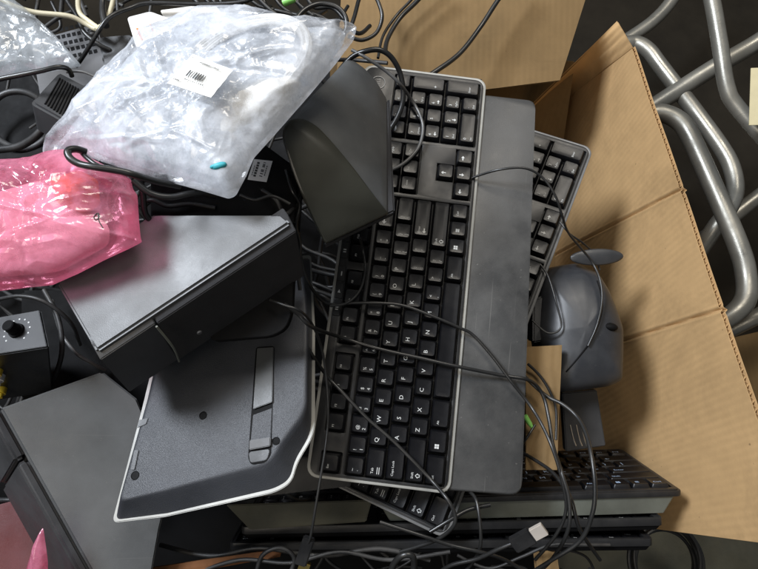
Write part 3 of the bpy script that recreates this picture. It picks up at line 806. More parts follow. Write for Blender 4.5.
# paper label stuck on the bag
lab = [PB.at(u, v, .008) for u, v in ((193, 54), (233, 70), (211, 97.5), (167, 83))]
t = thing('paper_label', 'white printed label on the large clear plastic bag', 'label', sum(lab, Vector())/4)
nb = PB.n
bm = bmesh.new()
g = 12; vs = [[bm.verts.new(lab[0].lerp(lab[1], i/g).lerp(lab[3].lerp(lab[2], i/g), j/g)+nb*(.0012*noise.noise(Vector((i*.35, j*.4, 3))))) for i in range(g+1)] for j in range(g+1)]
for j in range(g):
    for i in range(g): bm.faces.new((vs[j][i], vs[j][i+1], vs[j+1][i+1], vs[j+1][i]))
ge = bmesh.ops.extrude_face_region(bm, geom=bm.faces[:])
bmesh.ops.translate(bm, vec=-nb*.0003, verts=[x for x in ge['geom'] if isinstance(x, bmesh.types.BMVert)])
part('sheet', bm, ['paper'], t)
bm = bmesh.new()
def lp2(x, y, h=.0016): return lab[0].lerp(lab[1], x).lerp(lab[3].lerp(lab[2], x), y)+nb*h
for (x0, y0, x1, y1) in ((.30, .18, .80, .18), (.08, .12, .14, .12), (.08, .86, .25, .86)):
    n_ = int((x1-x0)/.035)
    for i in range(n_):
        xx = x0+i*.035; quad_line(bm, lp2(xx, y0), lp2(xx+random.uniform(.012, .03), y0), .0012, nb)
for i in range(8):
    xx = .26+i*.052; quad_line(bm, lp2(xx, .48), lp2(xx, .68), random.choice((.0006, .0011, .0005)), nb)
for i in range(10):
    xx = .28+i*.045; quad_line(bm, lp2(xx, .77), lp2(xx+random.uniform(.012, .03), .77), .0010, nb)
part('print', bm, ['ink'], t)
# contents of the clear bag
bm = bmesh.new()
for k in range(7):
    torus(bm, P(250+random.uniform(-6, 6), 72+random.uniform(-5, 5), .462), camdir(.1, .2, 1), .050+.004*random.uniform(-1, 1), .0022, 60, 8, 0, .62, camdir(1, .5, 0))
bmesh.ops.translate(bm, vec=TOCAM*.013, verts=bm.verts)
single('white_cable_coil', bm, 'white', 'coil of white cable inside the large clear bag', 'cable')
bm = bmesh.new()
bo = [P(u, v, d) for u, v, d in ((200, 128, .455), (238, 92, .458), (290, 82, .462), (306, 88, .462), (276, 122, .453), (235, 148, .447), (212, 152, .447))]
bm2 = bag([p+TOCAM*.010 for p in bo], P(252, 115, .442), .014, .003, 24, 90, 8., .006); bm.free()
single('foam_wrap', bm2, 'foam', 'white foam wrapped bundle at the right end inside the large clear bag', 'foam wrap')
wr = [cbc.lerp(p, .93)-TOCAM*.002 for p in CBP]
single('bubble_wrap', bag(wr, cbc-TOCAM*.004, .016, .006, 60, 240, 12., .004, 30), 'wrap', 'crumpled bubble wrap filling the inside of the large clear bag', 'packing', None, 'film')
bm = bmesh.new()
for du, dv, rx, ry in ((0, 0, .0058, .0030), (4, -1, .0030, .0024), (-5, 1, .0030, .0020)):
    c = onbag(219+du, 166+dv, -.0025); bmesh.ops.create_uvsphere(bm, u_segments=18, v_segments=10, radius=1, matrix=Matrix.Translation(c) @ CAM.to_quaternion().to_matrix().to_4x4() @ Matrix.Rotation(R_(14), 4, 'Z') @ Matrix.Diagonal((rx, ry, .0034, 1)))
single('cable_tip', bm, 'cyan', 'small cyan plug tip at the lower corner of the large clear bag', 'plug')

# pink bag
PK_ = [(-40, 170, .44), (0, 160, .44), (40, 158, .445), (63, 150, .447), (76, 150, .447), (95, 160, .445), (131, 179, .44), (133, 189, .436), (137.5, 195, .434), (139, 220, .430), (141, 239, .428), (142.5, 242, .427), (129, 249, .428), (105, 260, .430), (80, 273, .432), (53, 285, .435), (0, 291, .438), (-40, 292, .44)]
bmb = bag([P(*q) for q in PK_], P(52, 218, .432), .030, .0050, 100, 400, seed=21., folds=40); onpink = drape(bmb)
single('pink_antistatic_bag', bmb, 'pink', 'crumpled pink see-through antistatic bag at the left edge', 'plastic bag', 'plastic bags in the box', 'film')
bm2 = bag([P(u, v, .432) for u, v in ((50, 180), (80, 170), (98, 180), (100, 205), (85, 215), (60, 205))], P(78, 192, .425), .012, .002, 14, 60, 3., .01)
single('orange_part', bm2, 'orange', 'orange plastic piece showing through the pink bag', 'plastic part')
bm2 = bag([P(u, v, d) for u, v, d in ((-30, 200, .44), (40, 180, .437), (110, 225, .43), (110, 245, .43), (60, 272, .434), (-30, 280, .44))], P(45, 232, .436), .009, .002, 18, 80, 6., .012)
single('circuit_board_pack', bm2, 'foam', 'pale packed part filling the pink bag', 'packed part')
bm = bmesh.new(); tube(bm, [onpink(u, v, .0002) for u, v in ((97, 213), (94, 217), (96, 220), (99, 217), (98, 213), (99, 221), (103, 228))], .0004, 5)
single('pen_mark', bm, 'ink', 'looping black pen mark on the pink bag', 'pen mark')
# small clear bag in the far left corner
single('clear_plastic_bag', bag([P(u, v, d) for u, v, d in ((-40, -30, .5), (5, -4, .51), (30, 12, .51), (55, 35, .505), (70, 52, .50), (82, 66, .495), (60, 70, .49), (30, 75, .485), (0, 81, .48), (-40, 84, .48))], P(5, 40, .495), .02, .006, 50, 200, 31.), 'clear2', 'thin clear plastic bag in the far left corner', 'plastic bag', 'plastic bags in the box', 'film')
# pink scrap at the near left
single('pink_plastic_scrap', bag([P(u, v, d) for u, v, d in ((43, 526, .50), (48, 560, .50), (48, 600, .505), (20, 600, .51), (28, 565, .51))], P(38, 570, .50), .004, .003, 16, 60, 44., .003), 'pink', 'pointed scrap of pink plastic film at the near left corner', 'plastic scrap', None, 'film')

# ------------------------------------------------------------------ cardboard
def uv_planar(bm, o, ax, ay):
    l = bm.loops.layers.uv.verify()
    for f in bm.faces:
        for lo in f.loops: d = lo.vert.co-o; lo[l].uv = (d.dot(ax), d.dot(ay))
def panel(A, B, C, D, th=.0055, creases=(), flutes=True, ns=170, nt=40, sag=.0):
    """corrugated sheet A-B (open fluted edge) to D-C: two liners and the wavy core between them"""
    n = (B-A).cross(D-A).normalized()
    if n.dot(EYE-A) < 0: n = -n
    bm = bmesh.new()
    def pt(s, t_): return A.lerp(B, s).lerp(D.lerp(C, s), t_)
    Ls = (B-A).length
    def dsp(s, t_):
        z = sag*math.sin(math.pi*s)*math.sin(math.pi*min(1, t_*1.2))+.0012*noise.noise(Vector((s*6, t_*3, 1.3)))
        for s0, s1, dep, w in creases:
            dd = (s-(s0+(s1-s0)*t_))*Ls
            z += -dep*math.exp(-(dd/w)**2)+dep*.25*math.exp(-((abs(dd)-w*2.3)/w)**2)
        return z
    for side, off in ((1, 0.), (-1, -th)):
        g0 = [[bm.verts.new(pt(i/ns, j/nt)+n*(off+dsp(i/ns, j/nt))) for i in range(ns+1)] for j in range(nt+1)]
        g1 = [[bm.verts.new(pt(i/ns, j/nt)+n*(off+dsp(i/ns, j/nt)-.0006)) for i in range(ns+1)] for j in range(nt+1)]
        for g in (g0, g1):
            for j in range(nt):
                for i in range(ns): bm.faces.new((g[j][i], g[j][i+1], g[j+1][i+1], g[j+1][i]))
        for j in (0, nt):
            for i in range(ns): bm.faces.new((g0[j][i], g0[j][i+1], g1[j][i+1], g1[j][i]))
        for i in (0, ns):
            for j in range(nt): bm.faces.new((g0[j][i], g0[j+1][i], g1[j+1][i], g1[j][i]))
    if flutes:
        per = max(4, int(Ls/.0078)); m = per*8
        rows = []
        T = (D-A).length
        for t_ in (.001/T, .03/T):
            for o2 in (0, -.0005):
                rows.append([bm.verts.new(pt(i/m, t_)+n*(dsp(i/m, t_)-th*.5-.0003+o2+(th*.5-.0009)*math.sin(2*math.pi*i/8))) for i in range(m+1)])
        for a, b in ((rows[0], rows[2]), (rows[1], rows[3]), (rows[0], rows[1])):
            for i in range(m): bm.faces.new((a[i], a[i+1], b[i+1], b[i]))
    ax = (B-A).normalized(); ay = n.cross(ax)
    uv_planar(bm, A, ax, ay)
    return bm
A_ = P(631, 46, .765); B_ = P(800, 548, .49); C_ = P(555, 516, .95)
PW = Plane.three(A_, B_, C_)
D_ = PW.at(520, 133)
t = thing('cardboard_box', 'large open cardboard box with its creased right side folded outward', 'cardboard box', P(430, 300, .93))
def sof(u, v):
    q = PW.at(u, v); return (q-A_).dot((B_-A_).normalized())/(B_-A_).length
cr = []
for (u0, v0, u1, v1) in ((682, 187, 600, 231), (727, 305, 622, 341)):
    # crease parametrised between the open edge (t=0) and the hidden edge (t=1)
    def st(u, v):
        q = PW.at(u, v); best = None
        for j in range(0, 101):
            tt = j/100; a = A_.lerp(D_, tt); b = B_.lerp(C_, tt)
            s = (q-a).dot((b-a))/(b-a).length_squared; dd = (a.lerp(b, s)-q).length
            if best is None or dd < best[0]: best = (dd, s, tt)
        return best[1], best[2]
    sA, tA = st(u0, v0); sB, tB = st(u1, v1)
    k = (sB-sA)/max(.05, tB-tA)
    cr.append((sA-k*tA, sA-k*tA+k, .0030, .0016))
part('wall', panel(A_, B_, C_, D_, .0055, cr, True, 460, 60), ['card'], t, True, 50)
# narrow folded strip along its far end
fA, fB = P(617, 21, .775), P(532, 104, .86)
part('flap', panel(fA, P(632.5, 47.5, .760), PW.at(520, 135, -.002), fB, .004, ((.5, .5, .0012, .003),), True, 40, 30), ['card'], t, True, 50)
# far flap leaning back
qa, qb, qc, qd = P(343, -40, .745), P(598, -40, .745), P(560, 80, .755), P(335, 108, .735)
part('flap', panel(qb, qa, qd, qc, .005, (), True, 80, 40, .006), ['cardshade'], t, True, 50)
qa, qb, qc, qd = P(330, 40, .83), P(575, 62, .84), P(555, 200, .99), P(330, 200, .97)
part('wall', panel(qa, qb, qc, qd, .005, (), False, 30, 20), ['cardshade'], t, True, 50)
# near, left wall and bottom (mostly hidden by the contents)
qa, qb, qc, qd = P(-60, 640, .60), P(800, 562, .60), P(700, 500, .98), P(60, 520, .98)
bb = [P(40, 100, 1.0), P(560, 100, 1.0), P(640, 560, .93), P(20, 560, .93)]
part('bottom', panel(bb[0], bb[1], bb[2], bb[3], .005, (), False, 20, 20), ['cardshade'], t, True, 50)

# small carton piece standing among the cables
a0, a1, a2, a3 = P(526, 347, .612), P(562, 345, .612), P(557, 470, .585), P(526, 470, .585)
bm = panel(a0, a1, a2, a3, .0045, (), True, 24, 30); 
single('carton_scrap', bm, 'cardshade', 'small upright piece of cardboard beside the palm rest edge', 'cardboard piece', 'cardboard scraps', 50)
a0, a1, a2, a3 = P(150, 568, .575), P(282, 549, .585), P(280, 557, .582), P(150, 580, .572)
single('carton_scrap', panel(a0, a1, a2, a3, .004, (), False, 20, 6), 'cardrust', 'narrow rusty brown cardboard edge below the upturned keyboard', 'cardboard piece', 'cardboard scraps', 50)
a0, a1, a2, a3 = P(536, 553, .60), P(556, 549, .61), P(562, 585, .60), P(540, 590, .59)
single('carton_scrap', panel(a0, a1, a2, a3, .004, (), False, 10, 10), 'cardshade', 'torn bit of cardboard under the metal USB plug', 'cardboard piece', 'cardboard scraps', 50)

# ------------------------------------------------------------------ steel tubes behind the box
def steel(label, pts, r):
    bm = bmesh.new(); tube(bm, [P(*q) for q in pts], r*.84, 20, 10)
    return single('steel_tube', bm, 'steel', label, 'metal tube', 'bent steel tubes behind the box', 60)
steel('bent steel tube running down the right edge from the top of the photo', [(700, -50, .80), (712, 0, .80), (720, 45, .80), (727, 88, .80), (738, 108, .80), (775, 150, .79)], .0125)
steel('straight steel tube crossing diagonally behind the bent tube, beside the box corner', [(800, 13, .90), (758, 42, .92), (710, 70, .93), (660, 102, .95), (610, 134, .97)], .0165)
steel('long bent steel tube arching from the box corner', [(560, 110, 1.08), (600, 60, 1.0), (618, 47, .98), (634, 43, .98), (648, 50, .97), (662, 68, .96), (700, 118, .93), (724, 152, .91), (733, 172, .90), (735, 192, .89), (728, 210, .88), (712, 232, .88), (680, 280, .93), (650, 330, 1.02)], .0150)
steel('thick bent steel tube nearest the open box edge', [(600, 190, 1.05), (630, 135, .95), (644, 119, .92), (660, 113, .91), (678, 120, .90), (690, 136, .89), (712, 184, .87), (738, 245, .84), (746, 275, .83), (745, 300, .82), (728, 318, .82), (700, 330, .84), (640, 360, .92), (600, 380, 1.02)], .0170)
steel('short straight steel tube low behind the open box edge', [(800, 168, .98), (758, 197, .98), (715, 230, .99), (670, 262, 1.0), (590, 318, 1.02)], .0150)
steel('steel tube end at the right edge beside the brown box', [(800, 296, .84), (758, 316, .85), (722, 334, .87), (690, 350, .88)], .0140)
steel('dim far steel tube at the top beyond the box corner', [(700, -45, 1.15), (672, 0, 1.15), (652, 22, 1.15), (626, 40, 1.15)], .0150)
bm = obox(P(772, 96, .76), camdir(1, -.03, .2), camdir(0, 1, 0), camdir(-.2, 0, 1), .0265, .038, .0008, .0003)
single('card_tag', bm, 'tag', 'blank cream card tag at the right edge of the photo', 'tag')
top = [P(u, v, d) for u, v, d in ((722, 340, .93), (800, 322, .93), (830, 470, .93), (765, 470, .93))]
bm = prism(top, ext(top, -WUP*.26), 0, .002); uv_planar(bm, top[0], (top[1]-top[0]).normalized(), (top[3]-top[0]).normalized())
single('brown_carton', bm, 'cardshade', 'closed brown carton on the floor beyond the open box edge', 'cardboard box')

# ------------------------------------------------------------------ dark dock, disc and small parts on the right
def dome(outline, center, lift, rings=26, segs=160, power=2.2, base=.03):
    outl = resample(outline, segs)
    for _ in range(3): outl = [outl[i]*.5+(outl[i-1]+outl[(i+1) % segs])*.25 for i in range(segs)]
    bm = bmesh.new(); loops = [[p-TOCAM*base for p in outl]]
    for r in range(rings, 0, -1):
        f = math.sin(math.pi/2*r/rings)
        h = lift*(1-f**power)**(1/power)
        loops.append([center.lerp(p, f)+TOCAM*h for p in outl])
    loft(bm, loops)
    return bm
t = thing('scanner_dock', 'rounded dark grey plastic dock with an oval hole, against the cardboard wall', 'dock', P(585, 330, .71))
ol = [P(u, v, d) for u, v, d in ((540, 275, .68), (556, 267, .68), (576, 263, .68), (596, 272, .675), (607, 290, .665), (615, 310, .66), (621, 328, .655), (621, 352, .648), (620, 380, .64), (607, 386, .64), (562, 392, .64), (545, 390, .645), (536, 330, .66))]
bmb = dome(ol, P(577, 325, .655), .030, power=2.4); ondock = drape(bmb)
part('shell', bmb, ['dock'], t, True, 60)
bm = bmesh.new(); tube(bm, [ondock(u, v, -.0002) for u, v in ((597, 281), (601, 295), (602, 308), (598, 325), (590, 342), (578, 358), (566, 372))], .0010, 8)
part('seam', bm, ['blackm'], t)
bm = bmesh.new(); c = ondock(610.5, 327, -.002); bmesh.ops.create_uvsphere(bm, u_segments=20, v_segments=10, radius=1, matrix=Matrix.Translation(c) @ CAM.to_quaternion().to_matrix().to_4x4() @ Matrix.Rotation(R_(-8), 4, 'Z') @ Matrix.Diagonal((.0080, .0046, .006, 1)))
part('socket', bm, ['blackm'], t)
bm = bmesh.new(); c = P(597, 257, .655); ns = 40
def el(rx, ry, dz): return [c+camdir(math.cos(2*math.pi*k/ns)*rx, math.sin(2*math.pi*k/ns)*ry+.03*math.cos(2*math.pi*k/ns)*rx, dz) for k in range(ns)]
loft(bm, [el(.026, .0075, -.008), el(.0298, .0092, -.003), el(.030, .0095, .0), el(.027, .0080, .0014)])
single('plastic_disc', bm, 'spk_dark', 'dark oval plastic disc edge-on above the rounded dock', 'disc', None, 60)
a = [P(u, v, .66) for u, v in ((562, 393), (597, 390), (606, 446), (566, 452))]
bm = prism(a, ext(a, -TOCAM*.012), 0, .0012); single('plastic_plate', bm, 'spk_dark', 'dark plastic plate standing below the rounded dock', 'plate')
bm = bmesh.new()
for i, u in enumerate((570, 576, 581)): tube(bm, [P(u, 425, .645), P(u+3, 438, .64), P(u+6, 446, .638)], .0009, 6)
single('metal_pins', bm, 'metal', 'three bright metal pins in front of the dark plate', 'pins')
a = [P(u, v, d) for u, v, d in ((533, 300, .66), (556, 290, .665), (562, 338, .65), (533, 343, .645))]
bm = prism(a, ext(a, -TOCAM*.03), 0, .002); single('black_adapter', bm, 'black', 'small black adapter between the palm rest and the rounded dock', 'adapter')

# ------------------------------------------------------------------ left / top clutter
def slab(name, label, cat, px, th, mat, r=0., bev=.002, group=None, wv=None):
    a = [P(*q) for q in px]
    pl = Plane.three(a[0], a[1], a[2]); a = [pl.at(q[0], q[1]) for q in px]
    v = wv or -pl.n*th
    return prism(fillet(a, r) if r else a, ext(fillet(a, r) if r else a, v), 0, bev), a, pl
# black box with sticker
bm, a, pl = slab('', '', '', [(150, 178, .50), (262, 142, .51), (300, 170, .51), (296, 225, .50), (150, 232, .49)], .05, 'blackm')
t = thing('black_case', 'black plastic case with a small white sticker, behind the wide grey speaker', 'case', a[0]-pl.n*.05)
part('body', bm, ['blackm'], t)
s = [pl.at(u, v, .0006) for u, v in ((254, 159), (272.5, 161), (266.5, 182), (247.5, 179.5))]
f = part('sticker', prism(s, ext(s, -pl.n*.0005), 0, 0), ['paper'], t)
bm = bmesh.new()
sp = lambda x, y: s[0].lerp(s[1], x).lerp(s[3].lerp(s[2], x), y)+pl.n*.0002
for (x0, y0, x1, y1, w) in ((.30, .12, .30, .85, .0022), (.62, .1, .62, .35, .0022), (.62, .45, .62, .8, .0026), (.80, .15, .80, .75, .0008), (.15, .2, .15, .8, .0006)):
    n_ = 6
    for i in range(n_):
        if random.random() < .8: quad_line(bm, sp(x0, y0+(y1-y0)*i/n_), sp(x1, y0+(y1-y0)*(i+.75)/n_), w, pl.n)
part('print', bm, ['ink'], f)
s2 = [pl.at(u, v, .0006) for u, v in ((246, 163), (250, 164), (246, 177), (243, 176))]
part('sticker', prism(s2, ext(s2, -pl.n*.0005), 0, 0), ['paper'], t)

# vented grey box
bm, a, pl = slab('', '', '', [(30, 40, .57), (96, 22, .58), (110, 80, .555), (40, 100, .55)], .05, 'vent')
t = thing('vented_box', 'grey plastic box with rows of square vent holes', 'vented box', a[0]-pl.n*.05)
part('case', bm, ['vent'], t)
bm = bmesh.new()
for i in range(8):
    for j in range(5):
        c0 = pl.at(51+i*5.2+j*2.0, 31.5-i*1.1+j*6.8, .0003)
        ux = (a[1]-a[0]).normalized(); uy = pl.n.cross(ux)
        flat_poly(bm, [c0+ux*sx*.0017+uy*sy*.0023 for sx, sy in ((-1, -1), (1, -1), (1, 1), (-1, 1))])
part('vent_holes', bm, ['blackm'], t)
# ribbed adapter
bm, a, pl = slab('', '', '', [(59, 71, .502), (88, 86, .502), (94, 92, .500), (66, 122, .487), (30, 102, .49)], .03, 'spk_dark', .004, .003)
t = thing('power_adapter', 'ribbed dark grey power adapter beside the small clear bag', 'power adapter', a[0]-pl.n*.03)
part('case', bm, ['spk_dark'], t)
bm = bmesh.new()
for i in range(8):
    p0 = pl.at(60+i*2.6, 78+i*1.5, .0006); p1 = pl.at(45+i*2.9, 104+i*1.9, .0006)
    tube(bm, [p0, p1], .0007, 6, 0)
part('ribs', bm, ['blackm'], t)
# black power brick
bm, a, pl = slab('', '', '', [(97, 36, .53), (130, 33, .53), (136, 48, .525), (113, 74, .515), (104, 72, .515)], .03, 'spk_dark', .004, .003)
single('power_brick', bm, 'spk_dark', 'smooth dark power brick at the left tip of the white adapter', 'power brick')
# white devices
bm, a, pl = slab('', '', '', [(127, 17, .515), (150, 11, .52), (180, 22, .52), (150, 48, .505), (136, 47, .505)], .018, 'white', .003, .002)
t = thing('white_adapter', 'white plastic adapter tucked beside the far edge of the large bag', 'adapter', a[0]-pl.n*.018)
part('case', bm, ['white'], t)
bm = bmesh.new(); quad_line(bm, pl.at(137, 28, .0004), pl.at(142, 40, .0004), .0018, pl.n); quad_line(bm, pl.at(150, 24, .0004), pl.at(153, 31, .0004), .0012, pl.n)
part('print', bm, ['orange'], t)
bm, a, pl = slab('', '', '', [(160, 10, .535), (214, 3, .54), (222, 14, .54), (170, 30, .53)], .012, 'white', .002, .0015)
single('white_booklet', bm, 'foam', 'white folded booklet showing past the far edge of the large bag', 'booklet')
# cream USB plug
c = P(96, 81, .49); dv = (P(103, 74, .49)-P(90, 88, .49)).normalized()
t = thing('usb_plug', 'cream USB plug lying on the dark clutter left of the large bag', 'USB plug', c)
part('shell', obox(c, dv, None or camdir(0, 1, 0), TOCAM, .0062, .0026, .0016, .0004), ['tag'], t)
part('grip', obox(c+dv*.011, dv, camdir(0, 1, 0), TOCAM, .005, .0034, .0024, .0008), ['cablegrey'], t)
# big dark shapes at the left
bm, a, pl = slab('', '', '', [(-60, 96, .56), (38, 92, .56), (62, 118, .55), (50, 160, .54), (-60, 165, .54)], .05, 'blackm', .012, .004)
single('black_housing', bm, 'blackm', 'rounded black housing between the small clear bag and the pink bag', 'housing')
bm, a, pl = slab('', '', '', [(-60, 520, .62), (35, 495, .64), (80, 620, .61), (-60, 640, .60)], .05, 'maroon', 0, .003)
single('maroon_box', bm, 'maroon', 'dark maroon plastic box in the near left corner', 'box')
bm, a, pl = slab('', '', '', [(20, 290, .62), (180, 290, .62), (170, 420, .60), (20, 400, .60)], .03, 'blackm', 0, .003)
single('shade_infill', bm, 'blackm', 'black tray added for the shade beneath the wide grey speaker', 'infill')  # added black slab stands for the shade in this gap
# pale edged board under the upturned keyboard
bm, a, pl = slab('', '', '', [(232, 500, .575), (350, 486.5, .58), (350, 455, .585), (250, 460, .585)], .006, 'black', 0, .001)
single('keyboard_edge_strip', bm, 'black', 'thin black plastic strip showing under the upturned keyboard', 'plastic strip')
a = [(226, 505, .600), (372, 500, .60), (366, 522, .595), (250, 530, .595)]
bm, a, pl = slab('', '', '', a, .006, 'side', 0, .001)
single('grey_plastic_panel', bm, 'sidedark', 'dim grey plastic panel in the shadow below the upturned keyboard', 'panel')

# ------------------------------------------------------------------ cables
def onp(pl, pts): return [pl.at(u, v, h) for u, v, h in pts]
ncab = 0
def cable(label, pts, r=.0018, mat='cable', name='cable', cat='cable', group='loose cables'):
    w = [P(*q) if len(q) == 3 else PM.at(q[0], q[1], q[3]) for q in pts]
    bm = bmesh.new(); tube(bm, w, r, 10, 8)
    return single(name, bm, mat, label, cat, group, 60)
m = 'm'
cable('thin black cable dropping from the speaker foot past F1 to the near USB plug', [(270, 300, .485), (284, 305, .480), (300, 311, .482), (312, 324, .50), (322, 350, .525), (327, 385, .535), (328, 419, .53), (325, 450, .52), (321, 475, .515), (316, 505, .512), (311, 535, .515), (307, 547, .52)], .0012)
cable('black cable crossing the letter keys diagonally down to the near front corner', [(303, 338, .535), (312, 355, .535), (327, 376, m, .010), (343, 393, m, .010), (368, 419, m, .009), (392, 440, m, .009), (412, 460, m, .010), (431, 480, m, .012), (447, 499, .522), (455, 515, .52), (452, 528, .522), (434, 541, .535), (400, 552, .55)], .0018)
cable('black cable crossing the space bar and palm rest nearly level', [(284, 304, .484), (298, 314, .490), (312, 327, .50), (340, 337, m, .013), (380, 349, m, .010), (420, 358, m, .010), (455, 366, m, .010), (500, 375, m, .004), (525, 379, m, .005), (536, 385, .575), (544, 398, .575), (549, 420, .565), (553, 445, .55), (562, 474, .53), (569, 500, .525), (568, 530, .525), (553, 558, .54), (530, 580, .55)], .0018)
cable('black cable arching from the speaker over M and down the palm rest', [(299, 232, .535), (300, 252, .54), (307, 280, .545), (326, 303, m, .012), (355, 303, m, .010), (380, 303, m, .011), (405, 306, m, .011), (437, 318, m, .010), (460, 328, m, .007), (473, 335, m, .004), (492, 356, m, .004), (510, 380, m, .005), (529, 404, .565), (542, 425, .55), (553, 450, .535), (562, 480, .53), (566, 510, .53), (556, 535, .535), (535, 560, .545)], .0016)
cable('short cable hooking down from the small speaker over the F keys', [(360, 238, .57), (363, 250, m, .009), (365, 270, m, .010), (360, 290, m, .010), (347, 303, m, .012), (330, 306, m, .012)], .0014)
cable('thin black cable arching over the palm rest to the second keyboard', [(472, 178, m, .001), (480, 175, m, .006), (500, 169.5, m, .018), (524, 168, m, .024), (542, 177, .600), (555, 195, .60), (562, 215, .605), (568, 232, .62), (580, 247, .635), (592, 262, .645), (600, 280, .635), (602, 300, .628), (597, 325, .620), (588, 346, .618)], .0013)
cable('thin grey cable slung from the second keyboard over the disc', [(560, 222, .65), (570, 234, .645), (583, 243, .65), (594, 254, .66), (600, 270, .66)], .0011)
cable('thick black cable looping around the numpad beside the small speaker', [(340, 70, .60), (352, 57, .595), (366, 51, .59), (380, 50, .59), (392, 58, .595), (401, 76, .605), (403, 100, .612), (396, 120, .615), (384, 136, .618), (370, 146, .62)], .0028)
cable('grey cable looping past the numpad to the page keys', [(352, 50, .595), (365, 57, .59), (386, 71, .595), (400, 84, .60), (411, 99, m, .014), (420, 115, m, .011), (423, 130, m, .010), (418, 148, m, .009), (404, 163, m, .009), (388, 171, m, .008), (372, 176, m, .006)], .0018, 'cablegrey')
cable('thick black cable leaning on the far cardboard flap', [(520, -30, 0.700), (498, 0, 0.700), (481, 26, 0.700), (460, 53, 0.690), (436, 71, 0.680), (415, 84, 0.680)], .0030)
cable('pair of black cables curving down the far cardboard flap', [(440, -25, 0.700), (418, 0, 0.705), (400, 18, 0.705), (388, 38, 0.695), (385, 52, 0.680)], .0028)
cable('thin black cable beside the curving pair on the far flap', [(432, -25, 0.710), (411, 0, 0.715), (396, 16, 0.715), (383, 36, 0.705), (378, 58, 0.690)], .0018)
cable('black cable ring at the left end of the far flap', [(372, -10, 0.700), (379, 4, 0.700), (382, 18, 0.700), (376, 33, 0.700), (362, 40, 0.695), (348, 36, 0.690)], .0024)
cable('black cable arching at the right corner of the large bag', [(290, 30, .53), (302, 12, .535), (318, 4, .54), (335, 6, .54), (345, 16, .54), (346, 30, .54), (336, 44, .54)], .0024)
cable('cream cable lying across the far left corner', [(-10, -8, .50), (10, 4, .50), (34, 12, .505), (69, 16, .51), (86, 24, .515), (96, 29, .515), (101, 26, .515)], .0022, 'cream')
cable('upright cream cable at the far left edge of the large bag', [(80, -20, .53), (78, 0, .525), (80, 13, .52), (90, 22, .517), (100, 29, .515)], .0022, 'cream')
cable('cream cable hanging toward the dark power brick', [(115, -20, .53), (113, 0, .525), (109, 14, .52), (102, 26, .515), (96, 30, .512)], .0022, 'cream')
cable('grey black cable over the vented box', [(60, -15, .535), (68, 2, .53), (77, 16, .525), (84, 32, .52), (98, 44, .52), (110, 50, .525)], .0020)
cable('dark cable running from the top edge past the cream cables', [(105, -15, .52), (103, 0, .52), (103, 14, .515), (106, 26, .51)], .0030)
cable('long black cable running right along the far edge above the bag', [(76, 66, .525), (82, 58, .52), (92, 42, .512), (100, 29, .508), (111, 16, .51), (130, 8, .52), (150, 3, .525), (200, 4, .53), (240, 2, .53), (262, -6, .53)], .0019)
cable('black cable crossing in front of the small clear bag', [(-15, 83, .465), (0, 79, .465), (20, 75, .466), (40, 71, .468), (58, 67, .472), (68, 69, .478), (72, 76, .485)], .0020)
cable('thin grey cable ending in the cream USB plug', [(66, 72, .485), (74, 71, .487), (84, 72, .488), (94, 76, .489), (99, 78, .489)], .0012, 'cablegrey')
cable('thick black cable lying over the pink bag under the large bag', [(86, 152, .415), (76, 149, .41), (68, 151, .406), (70, 158, .404), (80, 164, .404), (95, 167, .404), (120, 171, .408), (135, 175, .412), (155, 181, .425), (180, 186, .44)], .0026)
cable('thin black cable beside the thick one over the pink bag', [(80, 150, .42), (85, 156, .413), (95, 164, .41), (105, 168, .412), (120, 172, .42)], .0018)
cable('black cable loop hanging in the shadow behind the wide grey speaker', [(133, 180, .44), (150, 193, .445), (170, 197, .45), (195, 193, .455), (215, 196, .47)], .0026)
cable('black cable sagging behind the pink bag corner', [(140, 176, .45), (143, 195, .455), (146, 215, .46), (160, 228, .47)], .0024)
cable('thin cable rising between the two upper speakers', [(286, 170, .505), (292, 190, .50), (300, 205, .505), (296, 225, .51), (300, 245, .52), (298, 270, .525), (300, 290, .53)], .0017)
cable('black cable drooping from the palm rest over the stacked boards', [(468, 490, .56), (476, 500, .545), (480, 524, .535), (480, 548, .535), (470, 566, .54), (455, 580, .55)], .0017)
cable('black cable bowing outward over the compact keyboard', [(520, 372, .59), (545, 395, .585), (562, 404, .575), (576, 416, .565), (585, 432, .55), (592, 460, .53), (595, 490, .52), (592, 515, .518), (580, 541, .525), (552, 560, .535), (520, 580, .55)], .0020)
cable('black cable slipping from under the palm rest across the compact keyboard', [(515, 448, .60), (530, 457, .585), (551, 471, .56), (564, 487, .54), (572, 502, .53), (580, 530, .53), (600, 560, .55)], .0018)
cable('thin black cable rising by the carton scrap', [(528, 364, .60), (540, 376, .60), (550, 392, .597), (556, 410, .592), (556, 440, .58)], .0015)
cable('black cable of the green plug', [(535, 425, .585), (528, 436, .58), (522, 444, .585), (512, 450, .60)], .0013)
cable('black cable tail of the metal USB plug', [(516, 542, .515), (499, 549, .52), (477, 559, .53), (450, 566, .54), (430, 580, .55)], .0020)
cable('pale edged cable loop at the near edge below the keyboards', [(388, 585, .53), (393, 566, .525), (402, 556, .52), (412, 556, .52), (414, 568, .525), (408, 590, .53)], .0030)
cable('black cable lying along the lowest board', [(380, 522, .535), (420, 535, .53), (450, 545, .53), (480, 552, .53), (505, 560, .54), (530, 575, .55)], .0018)
cable('black cable squeezed out below the near keyboard corner', [(430, 532, .54), (450, 520, .54), (468, 510, .545), (490, 505, .55)], .0020)
cable('thin black cable framing the small black adapter', [(532, 320, .63), (548, 333, .625), (561, 327, .625), (556, 302, .63), (548, 276, .64), (540, 264, .645)], .0011)
